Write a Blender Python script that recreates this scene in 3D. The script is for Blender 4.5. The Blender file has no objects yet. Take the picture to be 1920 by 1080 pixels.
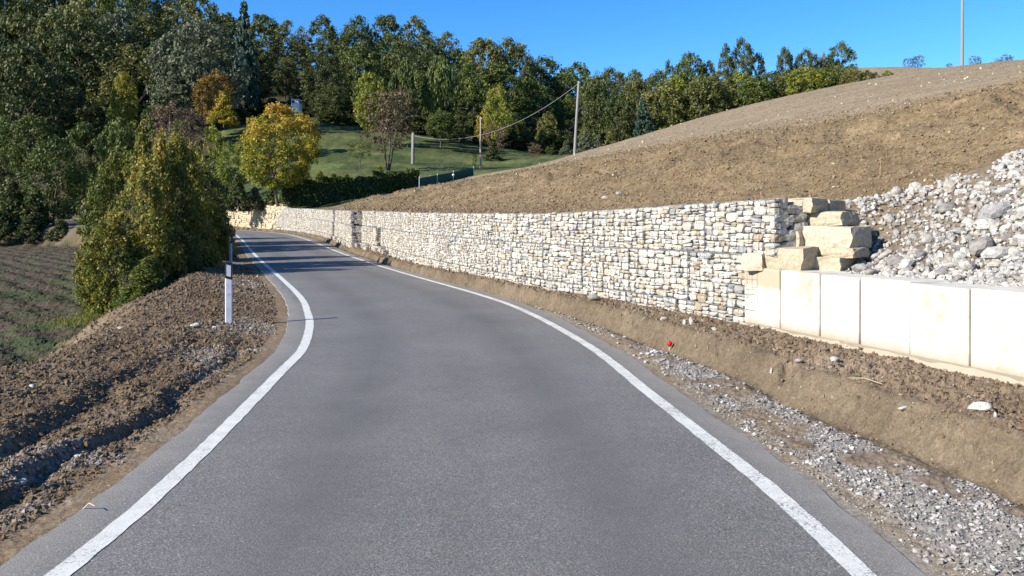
import bpy, math, random
import numpy as np
from mathutils import Vector, Matrix, Euler

random.seed(7)
rng = np.random.default_rng(11)
scene = bpy.context.scene
COL = scene.collection

# ------------------------------------------------------------------ camera, world, sun, exposure
CAM_H = 1.58; FOC = 1507.0; HOR = 406.0
cam_d = bpy.data.cameras.new("camera"); cam = bpy.data.objects.new("camera", cam_d)
COL.objects.link(cam); scene.camera = cam
cam.location = (0, 0, CAM_H); cam.rotation_euler = (math.radians(90), 0, 0)
cam_d.sensor_width = 36.0; cam_d.lens = 36.0 * FOC / 1920.0
cam_d.shift_y = -(540 - HOR) / 1920.0
cam_d.clip_start = 0.05; cam_d.clip_end = 3000

SUN_EL = math.radians(29.5)
SD = Vector((0.88, 0.47, 0)).normalized()
sun_dir = Vector((SD.x * math.cos(SUN_EL), SD.y * math.cos(SUN_EL), -math.sin(SUN_EL)))
world = bpy.data.worlds.new("World"); scene.world = world; world.use_nodes = True
wn = world.node_tree.nodes; wl = world.node_tree.links; wn.clear()
wo = wn.new("ShaderNodeOutputWorld"); wb = wn.new("ShaderNodeBackground")
sky = wn.new("ShaderNodeTexSky"); sky.sky_type = 'NISHITA'; sky.sun_disc = False
sky.sun_elevation = SUN_EL; sky.sun_rotation = math.atan2(-SD.x, -SD.y)
sky.altitude = 600; sky.air_density = 0.8; sky.dust_density = 0.0; sky.ozone_density = 5.0
hsv = wn.new("ShaderNodeHueSaturation"); hsv.inputs["Saturation"].default_value = 1.22
wl.new(sky.outputs[0], hsv.inputs["Color"]); wl.new(hsv.outputs[0], wb.inputs[0])
wb.inputs[1].default_value = 0.108
wl.new(wb.outputs[0], wo.inputs[0])
sun_d = bpy.data.lights.new("sun", 'SUN'); sun_d.energy = 4.6; sun_d.angle = math.radians(0.5)
sun_d.color = (1.0, 0.945, 0.86)
sun = bpy.data.objects.new("sun", sun_d); COL.objects.link(sun); sun.location = (-60, -40, 60)
sun.rotation_euler = sun_dir.to_track_quat('-Z', 'Y').to_euler()
scene.view_settings.view_transform = 'Standard'; scene.view_settings.look = 'None'
scene.view_settings.gamma = 1; scene.view_settings.use_curve_mapping = False
scene.view_settings.exposure = 1.15
scene.cycles.max_bounces = 6; scene.cycles.transparent_max_bounces = 8

# ------------------------------------------------------------------ helpers
def px(u, v, d):                       # a pixel of the photograph at a depth -> a point of the place
    return ((u - 960) / FOC * d, d, CAM_H + (HOR - v) / FOC * d)

def mesh_np(name, V, F, mats=(), smooth=False, attrs=None, cols=None):
    V = np.asarray(V, np.float32); me = bpy.data.meshes.new(name)
    if isinstance(F, np.ndarray):
        k = F.shape[1]; n = F.shape[0]; flat = F.astype(np.int32).ravel()
        starts = np.arange(0, n * k, k, dtype=np.int32); tot = np.full(n, k, np.int32)
    else:
        n = len(F); tot = np.array([len(f) for f in F], np.int32)
        flat = np.array([i for f in F for i in f], np.int32)
        starts = np.concatenate([[0], np.cumsum(tot)[:-1]]).astype(np.int32)
    me.vertices.add(len(V)); me.vertices.foreach_set("co", V.ravel())
    me.loops.add(len(flat)); me.loops.foreach_set("vertex_index", flat)
    me.polygons.add(n); me.polygons.foreach_set("loop_start", starts)
    me.polygons.foreach_set("loop_total", tot)
    me.polygons.foreach_set("use_smooth", np.full(n, bool(smooth)))
    if attrs:
        for an, (dom, arr) in attrs.items():
            a = me.attributes.new(an, 'FLOAT', dom); a.data.foreach_set("value", np.asarray(arr, np.float32))
    if cols is not None:
        a = me.attributes.new("Col", 'FLOAT_COLOR', 'POINT')
        c = np.ones((len(V), 4), np.float32); c[:, :3] = cols
        a.data.foreach_set("color", c.ravel())
    for m in mats: me.materials.append(m)
    me.update(calc_edges=True)
    return me

def link(name, me, parent=None, loc=(0, 0, 0), kind=None):
    o = bpy.data.objects.new(name, me); COL.objects.link(o); o.location = loc
    if parent is not None: o.parent = parent
    if kind: o['kind'] = kind
    return o

def thing(name, label, cat, loc, rotz=0.0, group=None):
    o = bpy.data.objects.new(name, None); COL.objects.link(o)
    o.location = loc; o.rotation_euler = (0, 0, rotz); o.empty_display_size = 0.2
    o['label'] = label; o['category'] = cat
    if group: o['group'] = group
    return o

def tag(o, label, cat, group=None, kind=None):
    o['label'] = label; o['category'] = cat
    if group: o['group'] = group
    if kind: o['kind'] = kind
    return o

def hash2(ix, iy, seed):
    n = (ix.astype(np.int64) * 374761393 + iy.astype(np.int64) * 668265263 + seed * 974634777) & 0xffffffff
    n = ((n ^ (n >> 13)) * 1274126177) & 0xffffffff
    n = n ^ (n >> 16)
    return (n & 0xffff) / 65535.0

def vnoise(x, y, seed=0):
    ix = np.floor(x); iy = np.floor(y); fx = x - ix; fy = y - iy
    fx = fx * fx * (3 - 2 * fx); fy = fy * fy * (3 - 2 * fy)
    a = hash2(ix, iy, seed); b = hash2(ix + 1, iy, seed); c = hash2(ix, iy + 1, seed); d = hash2(ix + 1, iy + 1, seed)
    return (a + (b - a) * fx) * (1 - fy) + (c + (d - c) * fx) * fy

def fbm(x, y, seed=0, octv=4, gain=0.5):
    s = 0; a = 1; t = 0
    c, sn = math.cos(.6), math.sin(.6)
    for k in range(octv):
        s = s + a * vnoise(x, y, seed + k * 17); t += a; a *= gain
        x, y = (x * c - y * sn) * 2.03, (x * sn + y * c) * 2.03
    return s / t

def sstep(x, a, b):
    t = np.clip((x - a) / (b - a), 0, 1); return t * t * (3 - 2 * t)

def catmull(P, step=0.5):
    P = [np.array(p, float) for p in P]; out = []
    P = [2 * P[0] - P[1]] + P + [2 * P[-1] - P[-2]]
    for i in range(1, len(P) - 2):
        n = max(2, int(np.linalg.norm(P[i + 1] - P[i]) / step))
        for k in range(n):
            t = k / n; a, b, c, d = P[i - 1], P[i], P[i + 1], P[i + 2]
            out.append(0.5 * ((2 * b) + (-a + c) * t + (2 * a - 5 * b + 4 * c - d) * t * t + (-a + 3 * b - 3 * c + d) * t ** 3))
    out.append(P[-2]); return np.array(out)

def seg_dist(x, y, L):
    """signed distance to polyline L (positive on its right side) and arc position"""
    seg = L[1:] - L[:-1]; ln = np.linalg.norm(seg, axis=1); cum = np.concatenate([[0], np.cumsum(ln)])
    best = np.full(x.shape, 1e18); sg = np.zeros(x.shape); st = np.zeros(x.shape)
    for i in range(len(seg)):
        ax, ay = L[i]; dx, dy = seg[i] / ln[i]
        px_, py_ = x - ax, y - ay
        t = np.clip(px_ * dx + py_ * dy, 0, ln[i])
        qx, qy = px_ - t * dx, py_ - t * dy
        d2 = qx * qx + qy * qy
        m = d2 < best
        cr = dx * py_ - dy * px_
        best = np.where(m, d2, best); sg = np.where(m, -np.sign(cr), sg); st = np.where(m, cum[i] + t, st)
    return np.sqrt(best) * np.where(sg == 0, 1, sg), st

# ------------------------------------------------------------------ materials
def new_mat(name):
    m = bpy.data.materials.new(name); m.use_nodes = True
    nt = m.node_tree; nt.nodes.clear()
    out = nt.nodes.new("ShaderNodeOutputMaterial"); b = nt.nodes.new("ShaderNodeBsdfPrincipled")
    nt.links.new(b.outputs[0], out.inputs[0]); b.inputs["Roughness"].default_value = 0.85
    b.inputs["Specular IOR Level"].default_value = 0.25
    return m, nt, b, out

def N(nt, t, **kw):
    n = nt.nodes.new(t)
    for k, v in kw.items():
        if k in n.inputs: n.inputs[k].default_value = v
        else: setattr(n, k, v)
    return n

def noise(nt, vec, scale, detail=3, rough=0.6):
    n = N(nt, "ShaderNodeTexNoise", Scale=scale, Detail=detail, Roughness=rough)
    if vec is not None: nt.links.new(vec, n.inputs["Vector"])
    return n

def ramp(nt, fac, stops, interp='LINEAR'):
    r = nt.nodes.new("ShaderNodeValToRGB"); r.color_ramp.interpolation = interp
    e = r.color_ramp.elements
    while len(e) > 1: e.remove(e[-1])
    e[0].position = stops[0][0]; e[0].color = (*stops[0][1], 1)
    for p, c in stops[1:]:
        x = e.new(p); x.color = (*c, 1)
    nt.links.new(fac, r.inputs[0]); return r

def mixc(nt, fac, a, b, mode='MIX'):
    m = nt.nodes.new("ShaderNodeMix"); m.data_type = 'RGBA'; m.blend_type = mode
    for sock, val in ((m.inputs[0], fac), (m.inputs[6], a), (m.inputs[7], b)):
        if hasattr(val, "is_linked") or hasattr(val, "links"): nt.links.new(val, sock)
        elif isinstance(val, (int, float)): sock.default_value = val
        else: sock.default_value = (*val, 1)
    return m.outputs[2]

def math_n(nt, op, a, b=None):
    m = nt.nodes.new("ShaderNodeMath"); m.operation = op
    for i, v in enumerate((a, b)):
        if v is None: continue
        if isinstance(v, (int, float)): m.inputs[i].default_value = v
        else: nt.links.new(v, m.inputs[i])
    return m.outputs[0]

def bump(nt, bsdf, height, strength=0.5, dist=0.02):
    b = N(nt, "ShaderNodeBump", Strength=strength, Distance=dist)
    nt.links.new(height, b.inputs["Height"]); nt.links.new(b.outputs[0], bsdf.inputs["Normal"]); return b

def coords(nt, what="Object"):
    return nt.nodes.new("ShaderNodeTexCoord").outputs[what]

def mat_soil(name, fine=28, bstr=0.8, bdist=0.03, speck=(0.42, 0.40, 0.36), speck_amt=0.0, contrast=0.35):
    m, nt, b, _ = new_mat(name); g = coords(nt)
    col = nt.nodes.new("ShaderNodeVertexColor"); col.layer_name = "Col"
    n1 = noise(nt, g, fine, 4, 0.65); n2 = noise(nt, g, fine * 0.22, 4, 0.6); n3 = noise(nt, g, 0.6, 3)
    v = ramp(nt, n1.outputs[0], [(0.3, (1 - contrast,) * 3), (0.7, (1 + contrast,) * 3)])
    c = mixc(nt, 1.0, col.outputs[0], v.outputs[0], 'MULTIPLY')
    v2 = ramp(nt, n2.outputs[0], [(0.3, (0.78, 0.76, 0.74)), (0.7, (1.18, 1.18, 1.18))])
    c = mixc(nt, 1.0, c, v2.outputs[0], 'MULTIPLY')
    v3 = ramp(nt, n3.outputs[0], [(0.3, (0.88, 0.87, 0.86)), (0.7, (1.1, 1.1, 1.1))])
    c = mixc(nt, 1.0, c, v3.outputs[0], 'MULTIPLY')
    if speck_amt > 0:
        vo = N(nt, "ShaderNodeTexVoronoi", Scale=fine * 0.55); nt.links.new(g, vo.inputs["Vector"])
        n4 = noise(nt, g, fine * 0.5, 1)
        s = ramp(nt, vo.outputs["Distance"], [(0.12, (1, 1, 1)), (0.22, (0, 0, 0))])
        s2 = ramp(nt, vo.outputs["Color"], [(1 - speck_amt, (0, 0, 0)), (1 - speck_amt + .02, (1, 1, 1))])
        f = math_n(nt, 'MULTIPLY', s.outputs[0], s2.outputs[0])
        c = mixc(nt, f, c, speck)
    nt.links.new(c, b.inputs["Base Color"])
    h = math_n(nt, 'ADD', math_n(nt, 'MULTIPLY', n1.outputs[0], 0.35), n2.outputs[0])
    bump(nt, b, h, bstr, bdist); b.inputs["Roughness"].default_value = 0.95
    b.inputs["Specular IOR Level"].default_value = 0.1
    return m

M_verge = mat_soil("verge_soil", 45, 0.9, 0.02, speck_amt=0.10)
M_gravel_bed = mat_soil("gravel_bed", 60, 0.9, 0.015, (0.36, 0.33, 0.29), 0.18)
M_hill = mat_soil("hill_soil", 14, 1.0, 0.07, (0.46, 0.42, 0.34), 0.10, 0.4)
M_field = mat_soil("field_soil", 22, 0.9, 0.05, contrast=0.4)
M_lawn = mat_soil("lawn_grass", 9, 0.9, 0.06, contrast=0.45)
M_floor = mat_soil("forest_floor", 5, 0.9, 0.1)

def mat_stone(name, stops, rough=0.9, dirt=0.35, bs=0.5):
    m, nt, b, _ = new_mat(name); g = coords(nt)
    oi = nt.nodes.new("ShaderNodeObjectInfo"); ge = nt.nodes.new("ShaderNodeNewGeometry")
    r = math_n(nt, 'FRACT', math_n(nt, 'ADD', math_n(nt, 'MULTIPLY', oi.outputs["Random"], 1.0), ge.outputs["Random Per Island"]))
    c0 = ramp(nt, r, stops)
    off = N(nt, "ShaderNodeVectorMath", operation='ADD'); nt.links.new(ge.outputs["Position"], off.inputs[0])
    n1 = noise(nt, ge.outputs["Position"], 22, 4, 0.65); n2 = noise(nt, ge.outputs["Position"], 90, 2)
    v = ramp(nt, n1.outputs[0], [(0.30, (1 - dirt,) * 3), (0.62, (1.08, 1.07, 1.05))])
    c = mixc(nt, 1.0, c0.outputs[0], v.outputs[0], 'MULTIPLY')
    nt.links.new(c, b.inputs["Base Color"])
    h = math_n(nt, 'ADD', n1.outputs[0], math_n(nt, 'MULTIPLY', n2.outputs[0], 0.3))
    bump(nt, b, h, bs, 0.02); b.inputs["Roughness"].default_value = rough
    return m

M_gab = mat_stone("gabion_limestone", [(0.0, (.42, .385, .32)), (.2, (.53, .495, .435)), (.4, (.43, .37, .275)), (.5, (.57, .535, .475)), (.62, (.36, .34, .31)),
                                      (.72, (.33, .265, .175)), (.8, (.45, .41, .33)), (.9, (.25, .25, .25)), (1, (.48, .45, .395))], dirt=.4)
M_yellow = mat_stone("yellow_sandstone", [(0, (.36, .295, .20)), (.5, (.45, .385, .285)), (1, (.38, .32, .225))], dirt=0.3, bs=.8)
M_dry = mat_stone("dry_wall_stone", [(0, (.45, .36, .22)), (.5, (.52, .44, .30)), (.8, (.33, .28, .20)), (1, (.50, .41, .28))], dirt=0.35)
M_rub = mat_stone("river_stone", [(0, (.35, .325, .29)), (.25, (.47, .445, .40)), (.5, (.28, .27, .26)), (.68, (.40, .355, .29)), (.85, (.19, .175, .16)), (1, (.52, .49, .45))], dirt=0.45, bs=.8)
M_grav = mat_stone("gravel_chips", [(0, (.20, .18, .155)), (.3, (.28, .26, .235)), (.55, (.14, .12, .095)), (.85, (.32, .305, .285)), (1, (.45, .43, .40))], dirt=0.2, bs=0.2)
M_gravL = mat_stone("dusty_grit", [(0, (.20, .175, .15)), (.3, (.28, .255, .225)), (.6, (.14, .11, .08)), (1, (.36, .335, .30))], dirt=0.25, bs=0.2)
M_clod = mat_stone("earth_clod", [(0, (.13, .085, .05)), (.5, (.17, .12, .07)), (1, (.10, .07, .04))], dirt=0.3, bs=0.6)
M_clodB = mat_stone("bank_clod", [(0, (.19, .14, .09)), (.4, (.145, .10, .062)), (.9, (.22, .165, .108)), (1, (.28, .235, .175))], dirt=0.3, bs=0.6)
M_clodH = mat_stone("hill_clod", [(0, (.215, .158, .09)), (.5, (.18, .13, .072)), (.9, (.14, .10, .058)), (1, (.29, .23, .15))], dirt=0.3, bs=0.6)

def mat_asphalt():
    m, nt, b, _ = new_mat("asphalt"); g = coords(nt)
    n1 = noise(nt, g, 110, 3, 0.7); n2 = noise(nt, g, 0.7, 4, 0.6); n3 = noise(nt, g, 6, 3, .6)
    vo = N(nt, "ShaderNodeTexVoronoi", Scale=130); nt.links.new(g, vo.inputs["Vector"])
    c = ramp(nt, n1.outputs[0], [(0.30, (.068, .064, .060)), (0.5, (.149, .141, .131)), (0.70, (.275, .261, .244))])
    sp = ramp(nt, vo.outputs["Color"], [(0.0, (.6, .6, .6)), (0.85, (1.1, 1.1, 1.1)), (0.96, (1.9, 1.9, 1.85))])
    c = mixc(nt, 1.0, c.outputs[0], sp.outputs[0], 'MULTIPLY')
    v = ramp(nt, n2.outputs[0], [(0.3, (.86, .86, .86)), (0.7, (1.12, 1.12, 1.12))])
    c = mixc(nt, 1.0, c, v.outputs[0], 'MULTIPLY')
    v3 = ramp(nt, n3.outputs[0], [(0.3, (.94, .94, .94)), (0.75, (1.06, 1.06, 1.06))])
    c = mixc(nt, 1.0, c, v3.outputs[0], 'MULTIPLY')
    at = nt.nodes.new("ShaderNodeAttribute"); at.attribute_name = "dust"
    nd = noise(nt, g, 3.5, 4, 0.7)
    fd = math_n(nt, 'MULTIPLY', at.outputs["Fac"], math_n(nt, 'MULTIPLY', nd.outputs[0], 1.1))
    c = mixc(nt, fd, c, (.27, .245, .21))
    tk = nt.nodes.new("ShaderNodeAttribute"); tk.attribute_name = "track"
    tn = noise(nt, g, 1.3, 4, .7)
    tf = math_n(nt, 'MULTIPLY', tk.outputs["Fac"], tn.outputs[0])
    c = mixc(nt, tf, c, (.092, .087, .082))
    st = noise(nt, g, 2.2, 5, .75); sr = ramp(nt, st.outputs[0], [(.60, (0, 0, 0)), (.72, (.5, .5, .5))]); c = mixc(nt, sr.outputs[0], c, (.165, .148, .122))
    # long pale scrape marks running down the lane
    mp = N(nt, "ShaderNodeMapping"); mp.inputs["Scale"].default_value = (7, 0.35, 1); nt.links.new(g, mp.inputs[0])
    ns = noise(nt, mp.outputs[0], 3, 5, 0.7)
    sc = ramp(nt, ns.outputs[0], [(0.66, (0, 0, 0)), (0.8, (.35, .35, .35))])
    c = mixc(nt, sc.outputs[0], c, (.26, .26, .26))
    nt.links.new(c, b.inputs["Base Color"])
    bump(nt, b, n1.outputs[0], 0.6, 0.006)
    b.inputs["Roughness"].default_value = 0.75; b.inputs["Specular IOR Level"].default_value = 0.35
    return m
M_asph = mat_asphalt()

def mat_paint(name, wear=0.36, base=(.55, .54, .50)):
    m, nt, b, _ = new_mat(name); g = coords(nt)
    n1 = noise(nt, g, 70, 4, 0.75); n2 = noise(nt, g, 2.0, 3, 0.6)
    f = math_n(nt, 'ADD', n1.outputs[0], math_n(nt, 'MULTIPLY', math_n(nt, 'SUBTRACT', n2.outputs[0], 0.5), 0.35))
    fr = ramp(nt, f, [(wear - .05, (1, 1, 1)), (wear + .03, (0, 0, 0))])
    n3 = noise(nt, g, 9, 3); v = ramp(nt, n3.outputs[0], [(.3, (.86, .86, .85)), (.7, (1.05, 1.05, 1.04))])
    c = mixc(nt, 1.0, base, v.outputs[0], 'MULTIPLY')
    c = mixc(nt, fr.outputs[0], c, (.13, .13, .13)); nt.links.new(c, b.inputs["Base Color"])
    bump(nt, b, n1.outputs[0], 0.5, 0.004); b.inputs["Roughness"].default_value = 0.7
    return m
M_paint = mat_paint("road_paint", 0.385); M_paint_r = mat_paint("road_paint_worn", 0.425)
M_ghost = mat_paint("faded_paint", 0.56, (.26, .26, .26))

def mat_concrete(stain):
    m, nt, b, _ = new_mat("precast_concrete"); g = coords(nt)
    oi = nt.nodes.new("ShaderNodeObjectInfo"); va = N(nt, "ShaderNodeVectorMath", operation='ADD'); nt.links.new(g, va.inputs[0])
    nt.links.new(math_n(nt, 'MULTIPLY', oi.outputs["Random"], 40.0), va.inputs[1]); gg = va.outputs[0]
    n1 = noise(nt, gg, 1.8, 5, 0.65); n2 = noise(nt, gg, 40, 3); n3 = noise(nt, gg, 7, 4, .7)
    c = ramp(nt, n1.outputs[0], [(0.28, (.37, .32, .245)), (0.42, (.48, .445, .375)), (0.7, (.57, .54, .475))])
    c = c.outputs[0]
    v = ramp(nt, n3.outputs[0], [(.25, (.75, .72, .66)), (.5, (1.0, 1.0, 1.0))]); c = mixc(nt, 1.0, c, v.outputs[0], 'MULTIPLY')
    if stain:
        sx = N(nt, "ShaderNodeSeparateXYZ"); nt.links.new(g, sx.inputs[0])
        h = math_n(nt, 'ADD', sx.outputs[2], math_n(nt, 'MULTIPLY', n1.outputs[0], 0.35))
        s = ramp(nt, h, [(0.93, (0, 0, 0)), (1.0, (1, 1, 1))])
        c = mixc(nt, s.outputs[0], c, (.36, .29, .20))
    vo = N(nt, "ShaderNodeTexVoronoi", Scale=26); nt.links.new(g, vo.inputs["Vector"])
    pit = ramp(nt, vo.outputs["Distance"], [(.05, (1, 1, 1)), (.11, (0, 0, 0))]); pk = ramp(nt, vo.outputs["Color"], [(.72, (0, 0, 0)), (.76, (.8, .8, .8))])
    c = mixc(nt, math_n(nt, 'MULTIPLY', pit.outputs[0], pk.outputs[0]), c, (.16, .13, .09))
    sx2 = N(nt, "ShaderNodeSeparateXYZ"); nt.links.new(g, sx2.inputs[0])
    hb = math_n(nt, 'ADD', sx2.outputs[2], math_n(nt, 'MULTIPLY', n3.outputs[0], -.25)); mb = ramp(nt, hb, [(.20, (.75, .75, .75)), (.34, (0, 0, 0))])
    c = mixc(nt, mb.outputs[0], c, (.27, .21, .14))
    nt.links.new(c, b.inputs["Base Color"]); bump(nt, b, n2.outputs[0], 0.25, 0.01)
    return m
M_conc = mat_concrete(False); M_conc_st = mat_concrete(True)

def mat_plain(name, c, rough=0.6, metal=0.0, n_amt=0.15, sc=8):
    m, nt, b, _ = new_mat(name); g = coords(nt); n1 = noise(nt, g, sc, 4)
    v = ramp(nt, n1.outputs[0], [(.3, (1 - n_amt,) * 3), (.7, (1 + n_amt,) * 3)])
    nt.links.new(mixc(nt, 1.0, c, v.outputs[0], 'MULTIPLY'), b.inputs["Base Color"])
    b.inputs["Roughness"].default_value = rough; b.inputs["Metallic"].default_value = metal
    return m
M_post_w = mat_plain("white_plastic", (.56, .56, .60), 0.45)
M_post_b = mat_plain("black_plastic", (.015, .015, .018), 0.5)
M_refl = mat_plain("reflector_pane", (.55, .56, .60), 0.25)
M_wire = mat_plain("galvanised_wire", (.20, .20, .21), 0.6, 0.3)
M_core = mat_plain("core_gap_shade", (.10, .085, .065), 0.95, n_amt=0.5, sc=14)  # dark colour stands in for deep shade in the gaps between stones
M_pole = mat_plain("pole_concrete", (.21, .20, .185), 0.85, n_amt=.12)
M_polew = mat_plain("pole_wood", (.27, .22, .17), 0.9, n_amt=.25)
M_cable = mat_plain("cable", (.22, .22, .22), 0.6)
M_red = mat_plain("red_plastic", (.60, .012, .015), 0.4)
M_netg = mat_plain("green_net", (.02, .07, .05), 0.8)
M_wood_w = mat_plain("pale_wood", (.42, .39, .36), 0.8)
M_slab = mat_plain("pale_slab", (.42, .40, .37), 0.85)
M_wallw = mat_plain("white_plaster", (.60, .60, .64), 0.85)
M_roof = mat_plain("dark_roof", (.09, .08, .09), 0.8)
M_iron = mat_plain("dark_iron", (.02, .03, .04), 0.5)
M_ironw = mat_plain("pale_metal", (.45, .46, .55), 0.5)
M_straw = mat_plain("dry_twig", (.42, .33, .2), 0.9)

def mat_bark(name, c):
    m, nt, b, _ = new_mat(name); g = coords(nt)
    n1 = noise(nt, g, 6, 4, .7); v = ramp(nt, n1.outputs[0], [(.3, tuple(x * .55 for x in c)), (.7, tuple(x * 1.3 for x in c))])
    nt.links.new(v.outputs[0], b.inputs["Base Color"]); bump(nt, b, n1.outputs[0], .8, .05); return m
M_bark = mat_bark("bark", (.11, .085, .06)); M_bark_g = mat_bark("bark_grey", (.24, .22, .20))
M_twig = mat_bark("bare_twig", (.22, .16, .15))

def mat_leaf(name, stops, trans=0.22):
    m = bpy.data.materials.new(name); m.use_nodes = True; nt = m.node_tree; nt.nodes.clear()
    out = nt.nodes.new("ShaderNodeOutputMaterial")
    at = nt.nodes.new("ShaderNodeAttribute"); at.attribute_name = "tint"
    oi = nt.nodes.new("ShaderNodeObjectInfo")
    f = math_n(nt, 'ADD', at.outputs["Fac"], math_n(nt, 'MULTIPLY', math_n(nt, 'SUBTRACT', oi.outputs["Random"], .5), .3))
    c = ramp(nt, f, stops).outputs[0]
    d = nt.nodes.new("ShaderNodeBsdfPrincipled"); d.inputs["Roughness"].default_value = 0.6
    d.inputs["Specular IOR Level"].default_value = 0.3
    nt.links.new(c, d.inputs["Base Color"])
    t = nt.nodes.new("ShaderNodeBsdfTranslucent"); nt.links.new(c, t.inputs[0])
    mx = nt.nodes.new("ShaderNodeMixShader"); mx.inputs[0].default_value = trans
    nt.links.new(d.outputs[0], mx.inputs[1]); nt.links.new(t.outputs[0], mx.inputs[2]); nt.links.new(mx.outputs[0], out.inputs[0])
    return m
LEAF = {
 'dark':   mat_leaf("leaf_dark_green", [(0, (.028, .040, .010)), (.5, (.058, .074, .018)), (1, (.12, .13, .034))]),
 'green':  mat_leaf("leaf_green", [(0, (.038, .058, .010)), (.5, (.072, .10, .018)), (1, (.15, .17, .035))]),
 'olive':  mat_leaf("leaf_olive", [(0, (.06, .07, .018)), (.5, (.11, .12, .03)), (1, (.20, .18, .05))]),
 'silver': mat_leaf("leaf_silver", [(0, (.06, .072, .035)), (.5, (.105, .12, .062)), (1, (.19, .20, .12))]),
 'yellow': mat_leaf("leaf_yellow", [(0, (.12, .13, .015)), (.45, (.25, .22, .02)), (1, (.48, .34, .03))], .3),
 'gold':   mat_leaf("leaf_gold", [(0, (.09, .115, .012)), (.35, (.22, .22, .02)), (.65, (.37, .30, .03)), (.95, (.50, .27, .045))], .3),
 'ygreen': mat_leaf("leaf_yellow_green", [(0, (.07, .11, .015)), (.5, (.17, .20, .025)), (1, (.32, .28, .04))], .3),
 'orange': mat_leaf("leaf_orange", [(0, (.09, .065, .015)), (.5, (.20, .12, .02)), (1, (.34, .20, .03))], .3),
 'brown':  mat_leaf("leaf_brown", [(0, (.07, .05, .025)), (.5, (.12, .085, .045)), (1, (.19, .13, .075))]),
 'pink':   mat_leaf("leaf_russet", [(0, (.10, .065, .035)), (.5, (.155, .105, .06)), (1, (.23, .165, .10))]),
 'bush':   mat_leaf("leaf_turning", [(0, (.07, .095, .015)), (.35, (.14, .155, .024)), (.65, (.25, .215, .033)), (1, (.42, .27, .055))], .34),
 'bushg':  mat_leaf("leaf_bush_green", [(0, (.05, .078, .014)), (.5, (.11, .135, .023)), (1, (.25, .21, .04))], .3),
 'spruce': mat_leaf("needle_blue_green", [(0, (.02, .045, .03)), (.5, (.035, .07, .045)), (1, (.06, .10, .065))], .05),
}

# ------------------------------------------------------------------ lines of the place (road lines, wall)
Rp = [(1.50, -30), (1.55, -12), (1.56, 0), (1.55, 3.0), (1.51, 4.42), (1.41, 5.46), (1.24, 7.02), (.92, 9.88), (.20, 13.45), (-.73, 16.4),
      (-2.97, 22.25), (-6.5, 31.8), (-12.2, 47), (-16.6, 56.5), (-23.5, 66.0), (-34, 73.0), (-48, 79), (-72, 88)]
Lp = [(-1.95, -30), (-1.97, -12), (-1.98, 0), (-1.99, 3.2), (-2.04, 4.9), (-2.34, 8.1), (-2.50, 9.6), (-2.92, 11.6), (-3.33, 13.1), (-4.10, 15.6),
      (-5.85, 20.4), (-9.85, 31), (-15.9, 47), (-19.9, 56), (-26.3, 63.2), (-35.8, 69.6), (-49, 75.2), (-73, 84.5)]
Wp = [(8.2, -6), (6.0, 2.3), (4.39, 6.9), (3.06, 10.6), (2.02, 12.8), (1.30, 14.2), (.41, 15.9), (-.74, 18.6), (-2.97, 24.9), (-4.85, 31), (-6.85, 36.5),
      (-10.5, 47.4), (-16.3, 59.4), (-23.4, 68.6), (-34, 76.5), (-47, 83), (-80, 96)]
RL = catmull(Rp, 0.7); LL = catmull(Lp, 0.7); WL = catmull(Wp, 0.7)

def zroad(y): return 0.45 * sstep(y, 25, 62) + 0.9 * sstep(y, 62, 84)
def ztop(y): return np.interp(y, [-6, 10.6, 12.6, 15.5, 18.5, 25, 31, 47, 58.7, 68, 80], [1.8, 1.80, 1.72, 1.63, 1.65, 1.70, 1.77, 1.97, 2.2, 2.35, 2.6])

# macro hillside through known points
CP = []
def cp(u, v, d): CP.append(px(u, v, d))
def cz(u, d, z): CP.append(((u - 960) / FOC * d, d, z))
crest = [(600,386,56),(640,380.5,59),(700,371,61),(780,358,64),(900,330,70),(1000,311,76),(1080,288,78),(1200,255,82),(1300,225,85),
         (1450,187,88),(1560,165,90),(1680,141,92),(1800,126,92),(1920,113,92),(2100,98,90)]
for c in crest: cp(*c)
for c in [(1315,286,24),(1489,258,22),(1727,212,19),(1920,171,17)]: cp(*c)
for (u, v, d) in crest[6:]:
    bv = np.interp(u, [1100, 1315, 1489, 1727, 1920, 2100], [322, 286, 258, 212, 171, 150]); bd = np.interp(u, [1100, 1315, 1489, 1727, 1920, 2100], [30, 24, 22, 19, 17, 16])
    z0_ = CAM_H + (HOR - bv) / FOC * bd; z1_ = CAM_H + (HOR - v) / FOC * d
    for q in (.3, .55, .8): cz(u, bd + (d - bd) * q, z0_ + (z1_ - z0_) * q)
for x, y in Wp[3:14]: CP.append((x + .5, y + .25, float(ztop(y))))
for x, y, z in [(4.6, 11.2, 1.98), (5.6, 10.3, 2.12), (7.0, 9.3, 2.5), (9, 5, 3.0), (12, -2, 3.6)]: CP.append((x, y, z))
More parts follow.
